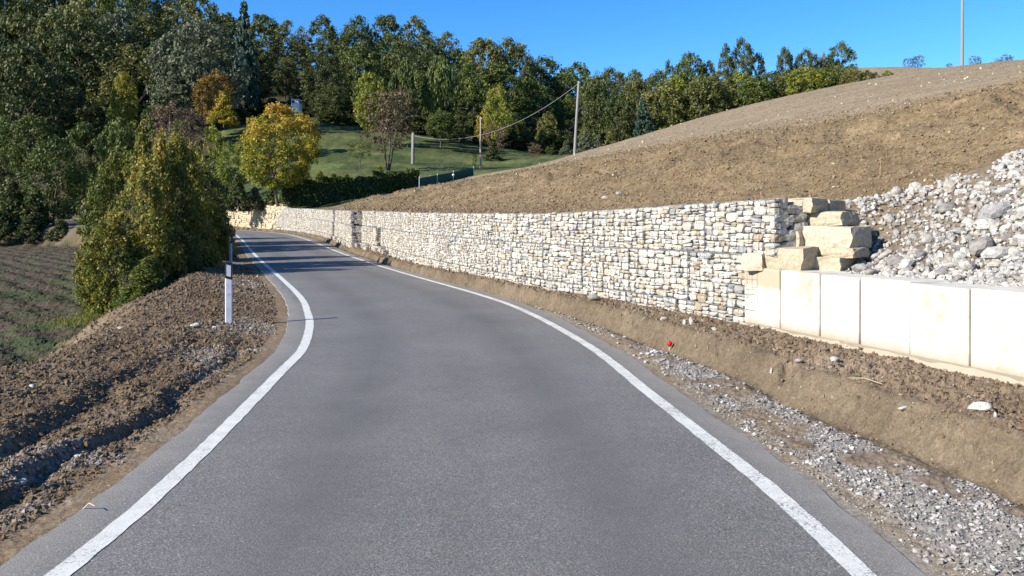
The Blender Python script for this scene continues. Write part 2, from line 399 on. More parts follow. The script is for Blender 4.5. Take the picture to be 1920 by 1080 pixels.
for u, d, z in [(1200,115,9.5),(1300,115,12),(1450,115,15.2),(1560,116,17),(1680,112,19),(1800,122,21.5),(1920,125,22.5),
                (1590,150,29.2),(1700,150,29.4),(1800,150,29.2),(1920,150,28.5),(2100,150,27),(1450,150,26),
                (560,80,5.6),(700,80,5.9),(780,78,5.8),(900,82,6.4),(1000,86,6.9),(1060,96,8.9),
                (430,112,14.2),(620,118,15.7),(760,112,13.0),(900,110,11.2),(1000,106,9.8),(1100,112,9.6),
                (0,95,5.5),(250,95,7),(0,112,12),(250,115,13),(0,160,26),(250,160,28),(0,230,42),(250,230,44),(500,160,28),(500,230,44),(700,160,26),
                (700,230,40),(900,155,21),(900,220,34),(1100,155,18),(1100,220,28),(1300,165,19),(1300,230,27),
                (0,80,1.8),(150,80,2.0),(300,80,3.0),(440,80,4.2),(440,95,8.5),(-300,90,4),(-600,90,2),(-300,160,24),(-600,160,22)]: cz(u, d, z)
for x, y, z in [(40,0,10.5),(70,10,17),(30,-40,6),(80,45,21),(70,-60,12),(-60,0,-1),(-60,40,-1),(0,-60,0),(-60,-60,-2),(-90,60,0),
                (0,400,55),(300,300,38),(-300,300,50),(400,0,30),(-400,0,-5),(0,-400,-5),(300,-300,10),(-300,-300,-8),(150,100,28),(150,0,26)]:
    CP.append((x, y, z))
CP = np.array(CP); SC = 50.0
def _phi(r2): return np.where(r2 > 1e-12, 0.5 * r2 * np.log(np.maximum(r2, 1e-12)), 0)
_X = CP[:, :2] / SC; _n = len(_X)
_K = _phi(((_X[:, None] - _X[None]) ** 2).sum(-1)) + 1e-4 * np.eye(_n)
_P = np.hstack([np.ones((_n, 1)), _X])
_A = np.block([[_K, _P], [_P.T, np.zeros((3, 3))]])
_W = np.linalg.solve(_A, np.concatenate([CP[:, 2], [0, 0, 0]]))
def tps(x, y):
    X = x / SC; Y = y / SC; r = _W[_n] + _W[_n + 1] * X + _W[_n + 2] * Y
    for i in range(_n):
        r = r + _W[i] * _phi((X - _X[i, 0]) ** 2 + (Y - _X[i, 1]) ** 2)
    return r

BLOCK_TOP = 0.92
def ground(x, y, detail=True, full=False):
    """height of the ground, its albedo and its zone"""
    x = np.asarray(x, float); y = np.asarray(y, float)
    dR, sR = seg_dist(x, y, RL); dL, _ = seg_dist(x, y, LL); dL = -dL
    dW, sW = seg_dist(x, y, WL)
    M = tps(x, y); zr = zroad(y)
    dist = np.hypot(x, y)
    # --- behind the wall
    blk = 1 - sstep(y, 10.2, 11.2)
    zt = ztop(y)
    nearw = sstep(dW, 0.45, 5.0)
    hill = (zt - 0.04) * (1 - nearw) + M * nearw
    rub = BLOCK_TOP - .05 + (np.maximum(M, 1.3) - BLOCK_TOP + .05) * sstep(dW, 0.4, 3.0)
    hill = hill * (1 - blk) + rub * blk
    # --- between road and wall
    tot = np.maximum(dR - dW, 0.6)
    wob = (fbm(x * 1.3, y * 1.3, 5, 3) - .5)
    f = dR / tot + wob * 0.10
    bh = 0.25 * (1 - 0.35 * sstep(y, 14, 30)) + wob * .08
    bank = sstep(f + (fbm(x * 7, y * 7, 13, 3) - .5) * .05, 0.395, 0.485)
    ver = zr - 0.01 + bh * bank - 0.11 * sstep(f, .78, .97) * bank - 0.035 * np.exp(-((f - .385) / .035) ** 2)
    # --- left of the road
    wob2 = (fbm(x * .8, y * .8, 9, 3) - .5)
    cr = 2.35 + wob2 * .8 - 0.5 * sstep(y, 14, 24)
    fieldz = -0.92 + 0.06 * wob2
    far = sstep(y, 70, 79)
    fieldz = fieldz * (1 - far) + M * far
    fieldz = np.where(y > 62, np.maximum(fieldz, (zr - .1) * sstep(y, 66, 72) + fieldz * (1 - sstep(y, 66, 72)) - .35 * sstep(dL, 2, 8)), fieldz)
    lev = zr - 0.015 + 0.13 * sstep(dL, 0.5, 2.2)
    left = lev + (fieldz - lev) * sstep(dL, cr, cr + 2.1)
    zone = np.full(x.shape, 5, int)
    zone = np.where(dL > 0.1, 0, zone); zone = np.where(dL > cr + 1.9, 1, zone)
    zone = np.where((dR > 0.1) & (dW <= .38), 2, zone)
    behind = dW > .38
    Xa = x / np.maximum(y, 1.0)
    rc = np.interp(Xa, [-.30, -.24, -.119, .0265, .08, .226, .398, .637], [52, 56, 62.5, 76, 79, 86, 94, 170]) + 2.0
    rc = np.where(y < 5, 400, rc)
    zone = np.where(behind, np.where((y < rc) & (Xa > -.30), 3, 4), zone)
    h = np.where(zone == 5, zr - 0.07, 0)
    h = np.where((zone == 0) | (zone == 1), left, h); h = np.where(zone == 2, ver, h); h = np.where(behind, hill, h)
    if detail:
        n8 = fbm(x * 3.2, y * 3.2, 21, 5, .62) - .5
        n2 = fbm(x * .9, y * .9, 33, 3) - .5
        n30 = fbm(x * 14, y * 14, 41, 3, .7) - .5
        e0 = sstep(dL, .28, .75)
        # tyre ruts along the left shoulder
        w1 = dL + wob2 * .5 + wob * .12
        br = sstep(vnoise(x * .5, y * .45, 77), .25, .6)
        rut = -0.055 * np.exp(-((w1 - .72) / .075) ** 2) * br + .04 * np.exp(-((w1 - .90) / .08) ** 2)
        rut += -0.055 * np.exp(-((w1 - 1.28) / .09) ** 2) * sstep(vnoise(x * .6 + 4, y * .4, 78), .2, .5) + .03 * np.exp(-((w1 - 1.5) / .1) ** 2)
        rut += -0.045 * np.exp(-((w1 - 1.95) / .1) ** 2) * sstep(vnoise(x * .6 + 9, y * .5, 79), .35, .6)
        rut *= 1 - sstep(y, 9.5, 12)
        clod = np.maximum(n8, -.04) * .08 + n30 * .045
        # roll over the tilled verge
        h += np.where(zone == 0, e0 * (clod + rut * (1 - .5 * sstep(y, 6, 9)) + n2 * .07), 0)
        fur = np.sin((x * .75 + y * .66) * 6.0 + n2 * 5) * .035
        h += np.where(zone == 1, fur + n8 * .16 + n30 * .03, 0)
        onb = bank * (1 - np.exp(-((f - .46) / .05) ** 2) * .7)
        onface = np.exp(-((f - .45) / .05) ** 2)
        h += np.where(zone == 2, sstep(dR, .28, .6) * (n30 * .035 * (1 - onface) + n2 * .05 + onb * (clod * 1.25) + bank * (1 - bank) * n8 * .35), 0)
        rough = 1 - sstep(dW + n2 * 6, 9, 15)
        h += np.where((zone == 3), (n8 * .14 + n30 * .05) * (.35 + .65 * rough) * sstep(dW, .4, 1.2)
                      + rough * n2 * .22 * sstep(dW, 1.5, 4) + .28 * np.exp(-((dW + n2 * 6 - 8.5) / 2.2) ** 2) + sstep(dW, 9, 20) * n2 * .12, 0)
        h += np.where(zone == 4, n2 * .25 * sstep(dist, 60, 80), 0)
    if not full: return h
    # --- albedo
    g1 = fbm(x * 1.1, y * 1.1, 51, 4); g2 = fbm(x * 4, y * 4, 57, 3); g3 = fbm(x * .25, y * .25, 61, 3)
    def c3(r, g, b): return np.stack([np.full(x.shape, r), np.full(x.shape, g), np.full(x.shape, b)], -1)
    def lerp(a, b, t): return a + (b - a) * t[..., None]
    dirt = lerp(c3(.105, .074, .046), c3(.165, .125, .083), np.clip(g1 * 1.6 - .3, 0, 1))
    grav = c3(.20, .185, .17)
    # grey grit on the left shoulder
    gm = sstep(g1 * .6 + g2 * .55 + .20 * np.exp(-((dL - .85 - (g3 - .5)) / .45) ** 2) - .0, .66, .86) * (1 - sstep(dL, 1.1, 2.0)) * (1 - .7 * np.exp(-((y - 6.8) / .9) ** 2))
    left_c = lerp(dirt, grav, gm * .6)
    left_c = lerp(left_c, c3(.20, .145, .09), np.exp(-((dL - .42) / .12) ** 2) * .7)
    # yellow sandy tone and grass at the bank edge
    gr = sstep(dL, cr + .2, cr + 1.4) * sstep(y, 12, 16) * sstep(g2, .3, .55)
    left_c = lerp(left_c, c3(.055, .068, .026), gr * .6)
    gp0 = np.exp(-(((x + 9.4) / .9) ** 2 + ((y - 18.6) / 2.2) ** 2)); left_c = lerp(left_c, c3(.08, .14, .02), np.clip(gp0 * 1.3, 0, .8))
    fld = lerp(c3(.070, .054, .038), c3(.048, .062, .025), np.clip(sstep(g1, .35, .65) * .9 - sstep(y, 25, 45) * .35, 0, 1))
    gpatch = np.exp(-(((x + 9.9) / .6) ** 2 + ((y - 19.9) / 1.0) ** 2))
    fld = lerp(fld, c3(.10, .19, .02), np.clip(gpatch * 1.6, 0, .95))
    mud = lerp(c3(.088, .066, .042), c3(.152, .119, .079), np.clip(g2 * .7 + g1 * .9 - .25, 0, 1))
    vg = lerp(grav, dirt * 1.25, sstep(g1 * .5 + g2 * .5, .46, .62) * .9)
    vg = lerp(vg, c3(.22, .17, .11), np.exp(-((dR - .42) / .10) ** 2) * .75)
    vg = lerp(vg, lerp(mud, dirt * 1.25, sstep(f + (g2 - .5) * .08, .465, .51)), sstep(f + (g2 - .5) * .05, .345, .385))
    hil = lerp(c3(.132, .095, .053), c3(.186, .138, .080), np.clip(g1 * 1.5 - .25, 0, 1))
    tilled = lerp(c3(.200, .156, .102), c3(.232, .183, .122), np.clip(g3 * 1.6 - .3, 0, 1))
    band = fbm(x * .16 + y * .05, y * .9 - x * .3, 87, 4)
    tilled = tilled * (0.86 + .32 * band)[..., None]; hil = hil * (0.80 + .42 * fbm(x * .5, y * .5, 88, 4))[..., None]
    rg = 1 - sstep(dW + (g3 - .5) * 8, 9, 14)
    hc = lerp(tilled, hil, rg)
    rubc = lerp(c3(.17, .14, .11), c3(.13, .098, .066), g2)
    hc = lerp(hc, rubc, blk * (1 - sstep(dW, 2.2, 3.6)))
    lawn = lerp(c3(.034, .052, .018), c3(.095, .108, .040), np.clip(g1 * 1.1 + g3 * 1.1 + g2 * .5 - .85, 0, 1))
    for dd_, wd_ in ((83, .7), (94, .9), (103, .8)):      # paler tracks along the slope
        lawn = lerp(lawn, c3(.12, .15, .05), np.exp(-((y - dd_ + x * .10 + (g3 - .5) * 8) / wd_) ** 2) * .6)
    # mown path lines across the lawn
    floor = c3(.05, .042, .022)
    isl = (Xa > -.37) & (y < 118) & (Xa < .10)
    gl = np.where(isl[..., None], lawn, floor)
    gl = np.where((Xa > .30)[..., None], tilled, gl)
    C = np.where((zone == 0)[..., None], left_c, fld)
    C = np.where((zone == 2)[..., None], vg, C); C = np.where((zone == 3)[..., None], hc, C)
    C = np.where((zone == 4)[..., None], gl, C); C = np.where((zone == 5)[..., None], c3(.12, .10, .08), C)
    C = np.where(((zone == 1) & (y > 74))[..., None], floor, C)
    zone = np.where((zone == 4) & ~isl, 6, zone)
    zone = np.where((zone == 6) & (Xa > .30), 3, zone)
    return h, C, zone, dR, dL, dW, f

def gz(x, y): return float(ground(np.array([x]), np.array([y]), False)[0])

# ------------------------------------------------------------------ ground sheets, split by zone
def polar(azs, rs):
    A, R_ = np.meshgrid(azs, rs); X = np.sin(A) * R_; Y = np.cos(A) * R_
    n, m = A.shape
    idx = np.arange(n * m).reshape(n, m)
    F = np.stack([idx[:-1, :-1], idx[:-1, 1:], idx[1:, 1:], idx[1:, :-1]], -1).reshape(-1, 4)
    return X.ravel(), Y.ravel(), F

az = np.radians(np.concatenate([np.linspace(-46, -35, 56)[:-1], np.linspace(-35, 36, 711)[:-1], np.linspace(36, 56, 120)]))
rs = [2.3]
while rs[-1] < 420: rs.append(rs[-1] * (1.0062 if rs[-1] < 75 else 1.018))
X, Y, F = polar(az, np.array(rs))
H, C, Z, dR, dL, dW, fv = ground(X, Y, True, True)
fz = Z[F].max(1) * 0 + np.median(Z[F], axis=1).astype(int)
mask_road = (Z[F] == 5).all(1) & ((dR[F] < -.25) & (dL[F] < -.25)).all(1)
for zi, nm, mt in [(0, "left_verge", M_verge), (1, "ploughed_field", M_field), (2, "right_verge", M_gravel_bed), (3, "hillside_field", M_hill),
                   (4, "garden_lawn", M_lawn), (6, "forest_floor", M_floor)]:
    sel = ((fz == zi) | ((zi == 0) & (fz == 5))) & ~mask_road
    f_ = F[sel]
    if len(f_) == 0: continue
    used, inv = np.unique(f_, return_inverse=True)
    me = mesh_np(nm, np.stack([X[used], Y[used], H[used]], 1), inv.reshape(-1, 4), [mt], smooth=(zi not in (0, 1, 2)), cols=C[used])
    link(nm, me, kind='structure')
az2 = np.radians(np.linspace(56, 314, 191)); rs2 = np.concatenate([[0.3, 1.2], 2.3 * 1.05 ** np.arange(0, 108)])
X2, Y2, F2 = polar(az2, rs2)
H2, C2, Z2, *_r = ground(X2, Y2, False, True)
near = sstep(np.maximum(_r[0], _r[1]), .2, .9)
H2 = H2 - 0.12 * (1 - near)
link("ground", mesh_np("ground", np.stack([X2, Y2, H2], 1), F2, [M_field], smooth=True, cols=C2), kind='structure')
X3, Y3, F3 = polar(np.radians(np.linspace(-46, 56, 26)), np.linspace(.2, 2.35, 8))
link("near_ground", mesh_np("near_ground", np.stack([X3, Y3, X3 * 0 - .10], 1), F3, [M_field], smooth=True,
     cols=np.tile([[.12, .10, .08]], (len(X3), 1))), kind='structure')
del X2, Y2, H2

# ------------------------------------------------------------------ road and its painted lines
def offset_line(L, off):
    T = np.gradient(L, axis=0); T /= np.linalg.norm(T, axis=1)[:, None]
    return L + np.stack([T[:, 1], -T[:, 0]], 1) * (off[:, None] if isinstance(off, np.ndarray) else off)

def resample(L, n):
    s = np.concatenate([[0], np.cumsum(np.linalg.norm(L[1:] - L[:-1], axis=1))]); t = np.linspace(0, s[-1], n)
    return np.stack([np.interp(t, s, L[:, 0]), np.interp(t, s, L[:, 1])], 1)

fineR = catmull(Rp, 0.12); fineL = catmull(Lp, 0.12)
nR = 1400; A_ = resample(fineR, nR); B_ = resample(fineL, nR)
jit = (fbm(A_[:, 1] * 3, A_[:, 0], 91, 4) - .5) * .06; jit2 = (fbm(B_[:, 1] * 3, B_[:, 0], 95, 4) - .5) * .07
RO = offset_line(A_, .29 + jit); LO = offset_line(B_, -.31 + jit2)
K = 14; ts = np.array([0, .02, .05, .085, .12, .2, .25, .3, .35, .4, .45, .5, .55, .6, .65, .7, .75, .8, .88, .915, .95, .98, 1.0]); K = len(ts)
V = []; D = []; TKs = []
for t in ts:
    Q = LO * (1 - t) + RO * t
    z = zroad(Q[:, 1]) + 0.012 * 4 * t * (1 - t)
    V.append(np.column_stack([Q, z])); D.append(np.full(nR, max(0, 1 - min(t, 1 - t) / .085) * .85 + .05)); TKs.append(np.full(nR, 1.1 * (math.exp(-((t - .30) / .075) ** 2) + math.exp(-((t - .70) / .075) ** 2)) + .35 * math.exp(-((t - .5) / .05) ** 2)))
# side skirts
V = [V[0] - [0, 0, .12]] + V + [V[-1] - [0, 0, .12]]; D = [D[0]] + D + [D[-1]]; TKs = [TKs[0]] + TKs + [TKs[-1]]
V[0][:, :2] = offset_line(B_, -.36)[:, :2]; V[-1][:, :2] = offset_line(A_, .34)[:, :2]
V = np.stack(V, 1).reshape(-1, 3); kk = K + 2
idx = np.arange(nR * kk).reshape(nR, kk)
FF = np.stack([idx[:-1, :-1], idx[:-1, 1:], idx[1:, 1:], idx[1:, :-1]], -1).reshape(-1, 4)
road = link("road", mesh_np("road", V, FF, [M_asph], smooth=False, attrs={"dust": ('POINT', np.stack(D, 1).ravel()), "track": ('POINT', np.stack(TKs, 1).ravel())}), kind='structure')

def zsurf(P):   # height of the asphalt under a point near one of the lines
    w = 4.1
    t = 0.085
    return zroad(P[:, 1]) + 0.012 * 4 * t * (1 - t)

def ribbon(name, L, w, mat, y0, y1, lift=.0035, wob=.014, seed=3):
    m = (L[:, 1] > y0) & (L[:, 1] < y1); L = L[m]
    e1 = (fbm(L[:, 1] * 9, L[:, 0], seed, 3) - .5) * wob; e2 = (fbm(L[:, 1] * 9, L[:, 0] + 30, seed + 2, 3) - .5) * wob
    a = offset_line(L, -w / 2 + e1); b = offset_line(L, w / 2 + e2)
    V = np.concatenate([np.column_stack([a, zsurf(a) + lift]), np.column_stack([b, zsurf(b) + lift])]); n = len(L)
    F = np.stack([np.arange(n - 1), np.arange(n - 1) + n, np.arange(1, n) + n, np.arange(1, n)], 1)
    return link(name, mesh_np(name, V, F, [mat]), kind='structure')
ribbon("road_marking", resample(fineL, 2500), .115, M_paint, -10, 84, seed=3)
ribbon("road_marking", resample(fineR, 2500), .115, M_paint_r, -10, 80, seed=8)
ribbon("faded_road_marking", offset_line(resample(fineR, 2500), -.35), .10, M_ghost, 24, 36, .003)
ribbon("faded_road_marking", offset_line(resample(fineL, 2500), -.14), .08, M_ghost, 15, 24, .003)

# ------------------------------------------------------------------ stone meshes
def lattice_box(seed, sharp=0.35, jit=.09):
    r = np.random.default_rng(seed); pts = {}; V = []; F = []
    def gid(p):
        if p not in pts:
            pts[p] = len(V); q = np.array(p, float)
            q = q * (1 - sharp * (np.abs(q).sum() - 1) / 2 * .55)
            V.append(q + r.uniform(-jit, jit, 3) * (1 if np.abs(q).sum() > 1.2 else .6))
        return pts[p]
    for ax in range(3):
        for s in (-1, 1):
            o = [i for i in range(3) if i != ax]
            for i in (-1, 0):
                for j in (-1, 0):
                    quad = []
                    for di, dj in ((0, 0), (1, 0), (1, 1), (0, 1)):
                        p = [0, 0, 0]; p[ax] = s; p[o[0]] = i + di; p[o[1]] = j + dj; quad.append(gid(tuple(p)))
                    if (s > 0) != (ax == 1): F.append(quad)
                    else: F.append(quad[::-1])
    return np.array(V), np.array(F)

STV = [lattice_box(100 + i, random.uniform(.25, .6), .10) for i in range(14)]
def stone_mesh(name, i, mat, smooth=False): return mesh_np(name, STV[i][0], STV[i][1], [mat], smooth)
GAB_ME = [stone_mesh("stone", i, M_gab) for i in range(14)]

def ico(sub=2, seed=0, amp=.18):
    import bmesh
    bm = bmesh.new(); bmesh.ops.create_icosphere(bm, subdivisions=sub, radius=1)
    V = np.array([v.co[:] for v in bm.verts]); F = np.array([[v.index for v in f.verts] for f in bm.faces]); bm.free()
    r = np.random.default_rng(seed); D = r.normal(size=(6, 3)); D /= np.linalg.norm(D, axis=1)[:, None]
    k = np.ones(len(V))
    for d, a, c in zip(D, r.uniform(.5, 1, 6), r.uniform(.35, .8, 6)):   # planar cuts give faceted faces
        h = V @ d; k = np.minimum(k, np.where(h > c, c / np.maximum(h, 1e-3), 1)) if a > .45 else k
    k = k * (1 + r.uniform(-amp, amp, len(V)) * .25)
    return V * k[:, None], F
ROCKV = [ico(2, 40 + i) for i in range(10)]
LOWV = [ico(1, 70 + i, .3) for i in range(8)]     # 80 triangles
def octa(seed):
    r = np.random.default_rng(seed)
    V = np.array([[1,0,0],[-1,0,0],[0,1,0],[0,-1,0],[0,0,1],[0,0,-1]], float) * r.uniform(.7, 1.15, (6, 1)) + r.uniform(-.18, .18, (6, 3))
    F = np.array([[0,2,4],[2,1,4],[1,3,4],[3,0,4],[2,0,5],[1,2,5],[3,1,5],[0,3,5]]); return V, F
OCT = [octa(i) for i in range(12)]

def rand_rot(n, r):
    q = r.normal(size=(n, 4)); q /= np.linalg.norm(q, axis=1)[:, None]; w, x, y, z = q.T
    return np.stack([np.stack([1-2*(y*y+z*z), 2*(x*y-z*w), 2*(x*z+y*w)], -1), np.stack([2*(x*y+z*w), 1-2*(x*x+z*z), 2*(y*z-x*w)], -1),
                     np.stack([2*(x*z-y*w), 2*(y*z+x*w), 1-2*(x*x+y*y)], -1)], 1)

def scatter_mesh(name, protos, P, S, mat, seed=0, smooth=False, flat=None, rot=None):
    """many small lumps joined into one mesh: P centres, S (n,3) half sizes"""
    r = np.random.default_rng(seed); n = len(P); which = r.integers(0, len(protos), n); Rm = rand_rot(n, r) if rot is None else rot
    VV = []; FF = []; base = 0
    for k, (pv, pf) in enumerate(protos):
        i = np.where(which == k)[0]
        if len(i) == 0: continue
        v = np.einsum('nij,vj->nvi', Rm[i], pv) if rot is None else None
        if rot is None: v = v * S[i][:, None, :]
        else: v = np.einsum('nij,nvj->nvi', Rm[i], pv[None] * S[i][:, None, :])
        v = v + P[i][:, None, :]
        f = pf[None] + (np.arange(len(i)) * len(pv))[:, None, None] + base
        VV.append(v.reshape(-1, 3)); FF.append(f.reshape(-1, pf.shape[1])); base += len(i) * len(pv)
    return mesh_np(name, np.concatenate(VV), np.concatenate(FF), [mat], smooth)

# ------------------------------------------------------------------ gabion wall
fineW = catmull(Wp, 0.05)
sW_ = np.concatenate([[0], np.cumsum(np.linalg.norm(fineW[1:] - fineW[:-1], axis=1))])
def w_at(s):
    x = np.interp(s, sW_, fineW[:, 0]); y = np.interp(s, sW_, fineW[:, 1])
    x2 = np.interp(s + .2, sW_, fineW[:, 0]); y2 = np.interp(s + .2, sW_, fineW[:, 1])
    T = np.array([x2 - x, y2 - y]); T /= np.linalg.norm(T); return np.array([x, y]), T, np.array([-T[1], T[0]])
def s_of_y(y): return float(np.interp(y, fineW[:, 1], sW_))

def pack(L, Hh, r, wmax=.27, hmax=.12):
    out = []
    def rec(x, z, w, h):
        if w < wmax and h < hmax and (w * h < .010 or r.random() < .38): out.append((x, z, w, h)); return
        if w * h < .0055 or (w < .12 and h < .06): out.append((x, z, w, h)); return
        t = r.uniform(.34, .66)
        if w > h * r.uniform(1.6, 3.0): rec(x, z, w * t, h); rec(x + w * t, z, w * (1 - t), h)
        else: rec(x, z, w, h * t); rec(x, z + h * t, w, h * (1 - t))
    rec(0, 0, L, Hh); return out

def bars(segs, w):
    """thin square bars joined: list of (p, q)"""
    V = []; F = []
    for p, q in segs:
        p = Vector(p); q = Vector(q); d = (q - p).normalized(); a = d.orthogonal().normalized() * w / 2; b = d.cross(a)
        k = len(V)
        for e in (p, q):
            for s1, s2 in ((1, 0), (0, 1), (-1, 0), (0, -1)): V.append(tuple(e + a * s1 * 1.4 + b * s2 * 1.4))
        F += [(k, k+1, k+5, k+4), (k+1, k+2, k+6, k+5), (k+2, k+3, k+7, k+6), (k+3, k, k+4, k+7), (k+3, k+2, k+1, k), (k+4, k+5, k+6, k+7)]
    return V, F

def boxmesh(name, corners_lo, corners_hi, mats):   # a hexahedron from 4 bottom and 4 top corners
    V = list(corners_lo) + list(corners_hi)
    F = [(3, 2, 1, 0), (4, 5, 6, 7), (0, 1, 5, 4), (1, 2, 6, 5), (2, 3, 7, 6), (3, 0, 4, 7)]
    return mesh_np(name, V, F, mats)

def gabion(s0, s1, z0a, z1a, z0b, z1b, off, label, individual, r, group="gabion baskets of the long retaining wall", depth=.55):
    P0, T, n = w_at(s0); P1, _, _ = w_at(s1)
    T = (P1 - P0) / np.linalg.norm(P1 - P0); n = np.array([-T[1], T[0]]); L = float(np.linalg.norm(P1 - P0))
    P0 = P0 + n * off; mid = P0 + T * L / 2
    base = np.array([mid[0], mid[1], z0a])
    t = thing("gabion", label, "gabion", tuple(base), 0, group)
    hh = ((z1a - z0a) + (z1b - z0b)) / 2
    def loc(a, z, o):   # a along, z fraction height -> world minus base
        f = a / L; zz = (z0a + (z0b - z0a) * f) + z * (((z1a - z0a) + ((z1b - z0b) - (z1a - z0a)) * f) / hh)
        p = P0 + T * a + n * o
        return np.array([p[0], p[1], zz]) - base
    st = pack(L - .01, hh, r, .27 if individual else .30, .14)
    rm = np.array([[T[0], n[0], 0], [T[1], n[1], 0], [0, 0, 1]])
    if np.linalg.det(rm) < 0: rm[:, 1] *= -1
    PP = []; SS = []; RR = []
    for (x, z, w, h) in st:
        a = x + w / 2; dp = r.uniform(.05, .10)
        p = loc(a, z + h / 2, -dp + r.uniform(-.012, .022))
        tilt = r.normal() * .07; yaw = r.normal() * .06; pit = r.normal() * .08
        R2 = np.array(Euler((pit, tilt, yaw)).to_matrix())
        Rm = rm @ R2
        sc = (w * .5 * r.uniform(.92, 1.02), dp, h * .5 * r.uniform(.90, 1.03))
        if individual:
            o = bpy.data.objects.new("stone", GAB_ME[r.integers(0, 14)]); COL.objects.link(o)
            o.parent = t; o.location = tuple(p); o.rotation_euler = Matrix(Rm.tolist()).to_euler(); o.scale = sc
        PP.append(p); SS.append(sc); RR.append(Rm)
    # second layer of fill further in, and closing end faces
    P2 = []; S2 = []; R2_ = []
    for k in range(int(L * hh * 34)):
        a = r.uniform(.05, L - .05); z = r.uniform(.04, hh - .04)
        P2.append(loc(a, z, -r.uniform(.15, .2))); S2.append((r.uniform(.06, .11), .06, r.uniform(.03, .06))); R2_.append(rm)
    for e in (0.08, L - .08):
        for k in range(int(hh * depth * 80)):
            P2.append(loc(e, r.uniform(.04, hh - .04), -r.uniform(.12, depth - .05)))
            S2.append((.07, r.uniform(.06, .11), r.uniform(.035, .065))); R2_.append(rm)
    if not individual:
        P2 = PP + P2; S2 = SS + S2; R2_ = RR + R2_
    me = scatter_mesh("stone_fill", STV, np.array(P2), np.array(S2), M_gab, int(r.integers(1e6)), rot=np.array(R2_))
    o = link("stone_fill", me, t, kind='stuff')
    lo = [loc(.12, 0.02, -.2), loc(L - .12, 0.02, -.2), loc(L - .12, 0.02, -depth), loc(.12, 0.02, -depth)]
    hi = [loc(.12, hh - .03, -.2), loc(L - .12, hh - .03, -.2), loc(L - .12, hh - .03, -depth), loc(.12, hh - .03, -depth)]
    link("core", boxmesh("core", lo, hi, [M_core]), t)  # backing box, gap shade put into its dark colour
    segs = []
    e = .012
    cs = [loc(0, 0, e), loc(L, 0, e), loc(L, hh, e), loc(0, hh, e)]
    segs = [(cs[i], cs[(i + 1) % 4]) for i in range(4)]
    bk = [loc(0, hh, -depth), loc(L, hh, -depth)]; segs += [(cs[3], bk[0]), (cs[2], bk[1]), (cs[1], loc(L, 0, -depth)), (cs[0], loc(0, 0, -depth))]
    V, F_ = bars(segs, .005 if individual else .006)
    if individual:
        g = []
        k = .1
        while k < L: g.append((loc(k, 0, e), loc(k, hh, e))); k += .1
        k = .1
        while k < hh: g.append((loc(0, k, e), loc(L, k, e))); k += .1
        V2, F2_ = bars(g, .0024); b0 = len(V); V += V2; F_ += [tuple(i + b0 for i in f) for f in F2_]
    link("wire_frame", mesh_np("wire_frame", V, F_, [M_wire]), t)
    return t

rg_ = np.random.default_rng(5)
def bounds(y):
    zr = float(zroad(y)); zt = float(ztop(y)); dip = (zt - 1.72) * .5
    return [-.3 + zr, .36 + zr, 1.07 + zr * .9 + dip * .4, zt]
sJ = s_of_y(10.6)                      # junction with the concrete blocks
near_end = s_of_y(21.0)
lab = ["lowest course of the near gabion wall, half buried in brown soil", "middle course of the near gabion wall, packed with cream stones",
       "top course of the near gabion wall, below the brown hillside"]
labf = ["lowest course of the distant gabion wall beside the road edge", "middle course of the distant gabion wall where it steps out",
        "top course of the distant gabion wall below the field edge"]
def off_c(c, y):
    if c == 2: return .50 * (y > 36.3) + .12 * (y > 43.5)
    if c == 1: return .18 * (y > 32.2) + .42 * (y > 35.4) + .10 * (y > 43)
    return .20 * (y > 31.2) + .10 * (y > 33.4) + .34 * (y > 35.2) + .10 * (y > 41.2)
def ordn(i):
    return ("first second third fourth fifth sixth seventh eighth ninth tenth eleventh twelfth thirteenth fourteenth fifteenth sixteenth seventeenth eighteenth nineteenth twentieth".split() +
            ["twenty-" + w for w in "first second third fourth fifth sixth seventh eighth ninth".split()] + ["thirtieth"] + ["thirty-" + w for w in "first second third fourth fifth sixth seventh eighth ninth".split()] + ["fortieth"])[min(i, 39)]
for c in range(3):
    s = sJ - [0.0, 0.28, .62][c]; nb_ = 0
    while True:
        y = float(w_at(s)[0][1])
        if y > 59.2: break
        ind = s < near_end
        L = (1.45 if ind else 2.0) + rg_.uniform(-.08, .08)
        # end a basket where the course steps out
        y1 = float(w_at(s + L)[0][1])
        for ys in {0: [31.2, 33.4, 35.2, 41.2], 1: [32.2, 35.4, 43], 2: [36.3, 43.5]}[c]:
            if y < ys - .05 < y1: L = s_of_y(ys) - s; break
        L = max(L, .35)
        y1 = float(w_at(s + L)[0][1]); b0 = bounds(y); b1 = bounds(y1)
        gabion(s, s + L - .012, b0[c] + .006, b0[c + 1], b1[c] + .006, b1[c + 1], off_c(c, (y + y1) / 2), ordn(nb_) + " gabion from the boulder stack, " + ("half buried lowest course", "middle course", "top course")[c] + (", cream stones" if ind else ", distant part"), ind, rg_)
        nb_ += 1
        s += L

# small stepped base baskets where the wall comes forward
for i_, (y, o, w, h) in enumerate([(30.4, .22, .5, .28), (31.7, .30, .55, .30), (33.1, .40, .6, .32), (34.8, .48, .7, .34), (37.0, .68, .9, .30), (40.0, .70, 1.0, .26)]):
    s = s_of_y(y); z = float(zroad(y))
    gabion(s, s + w, z - .02, z + h, z - .02, z + h, o, ordn(i_) + " low stepped stone basket from the camera, at the foot of the distant wall", False, rg_,
           "low stepped baskets at the wall foot", .35)

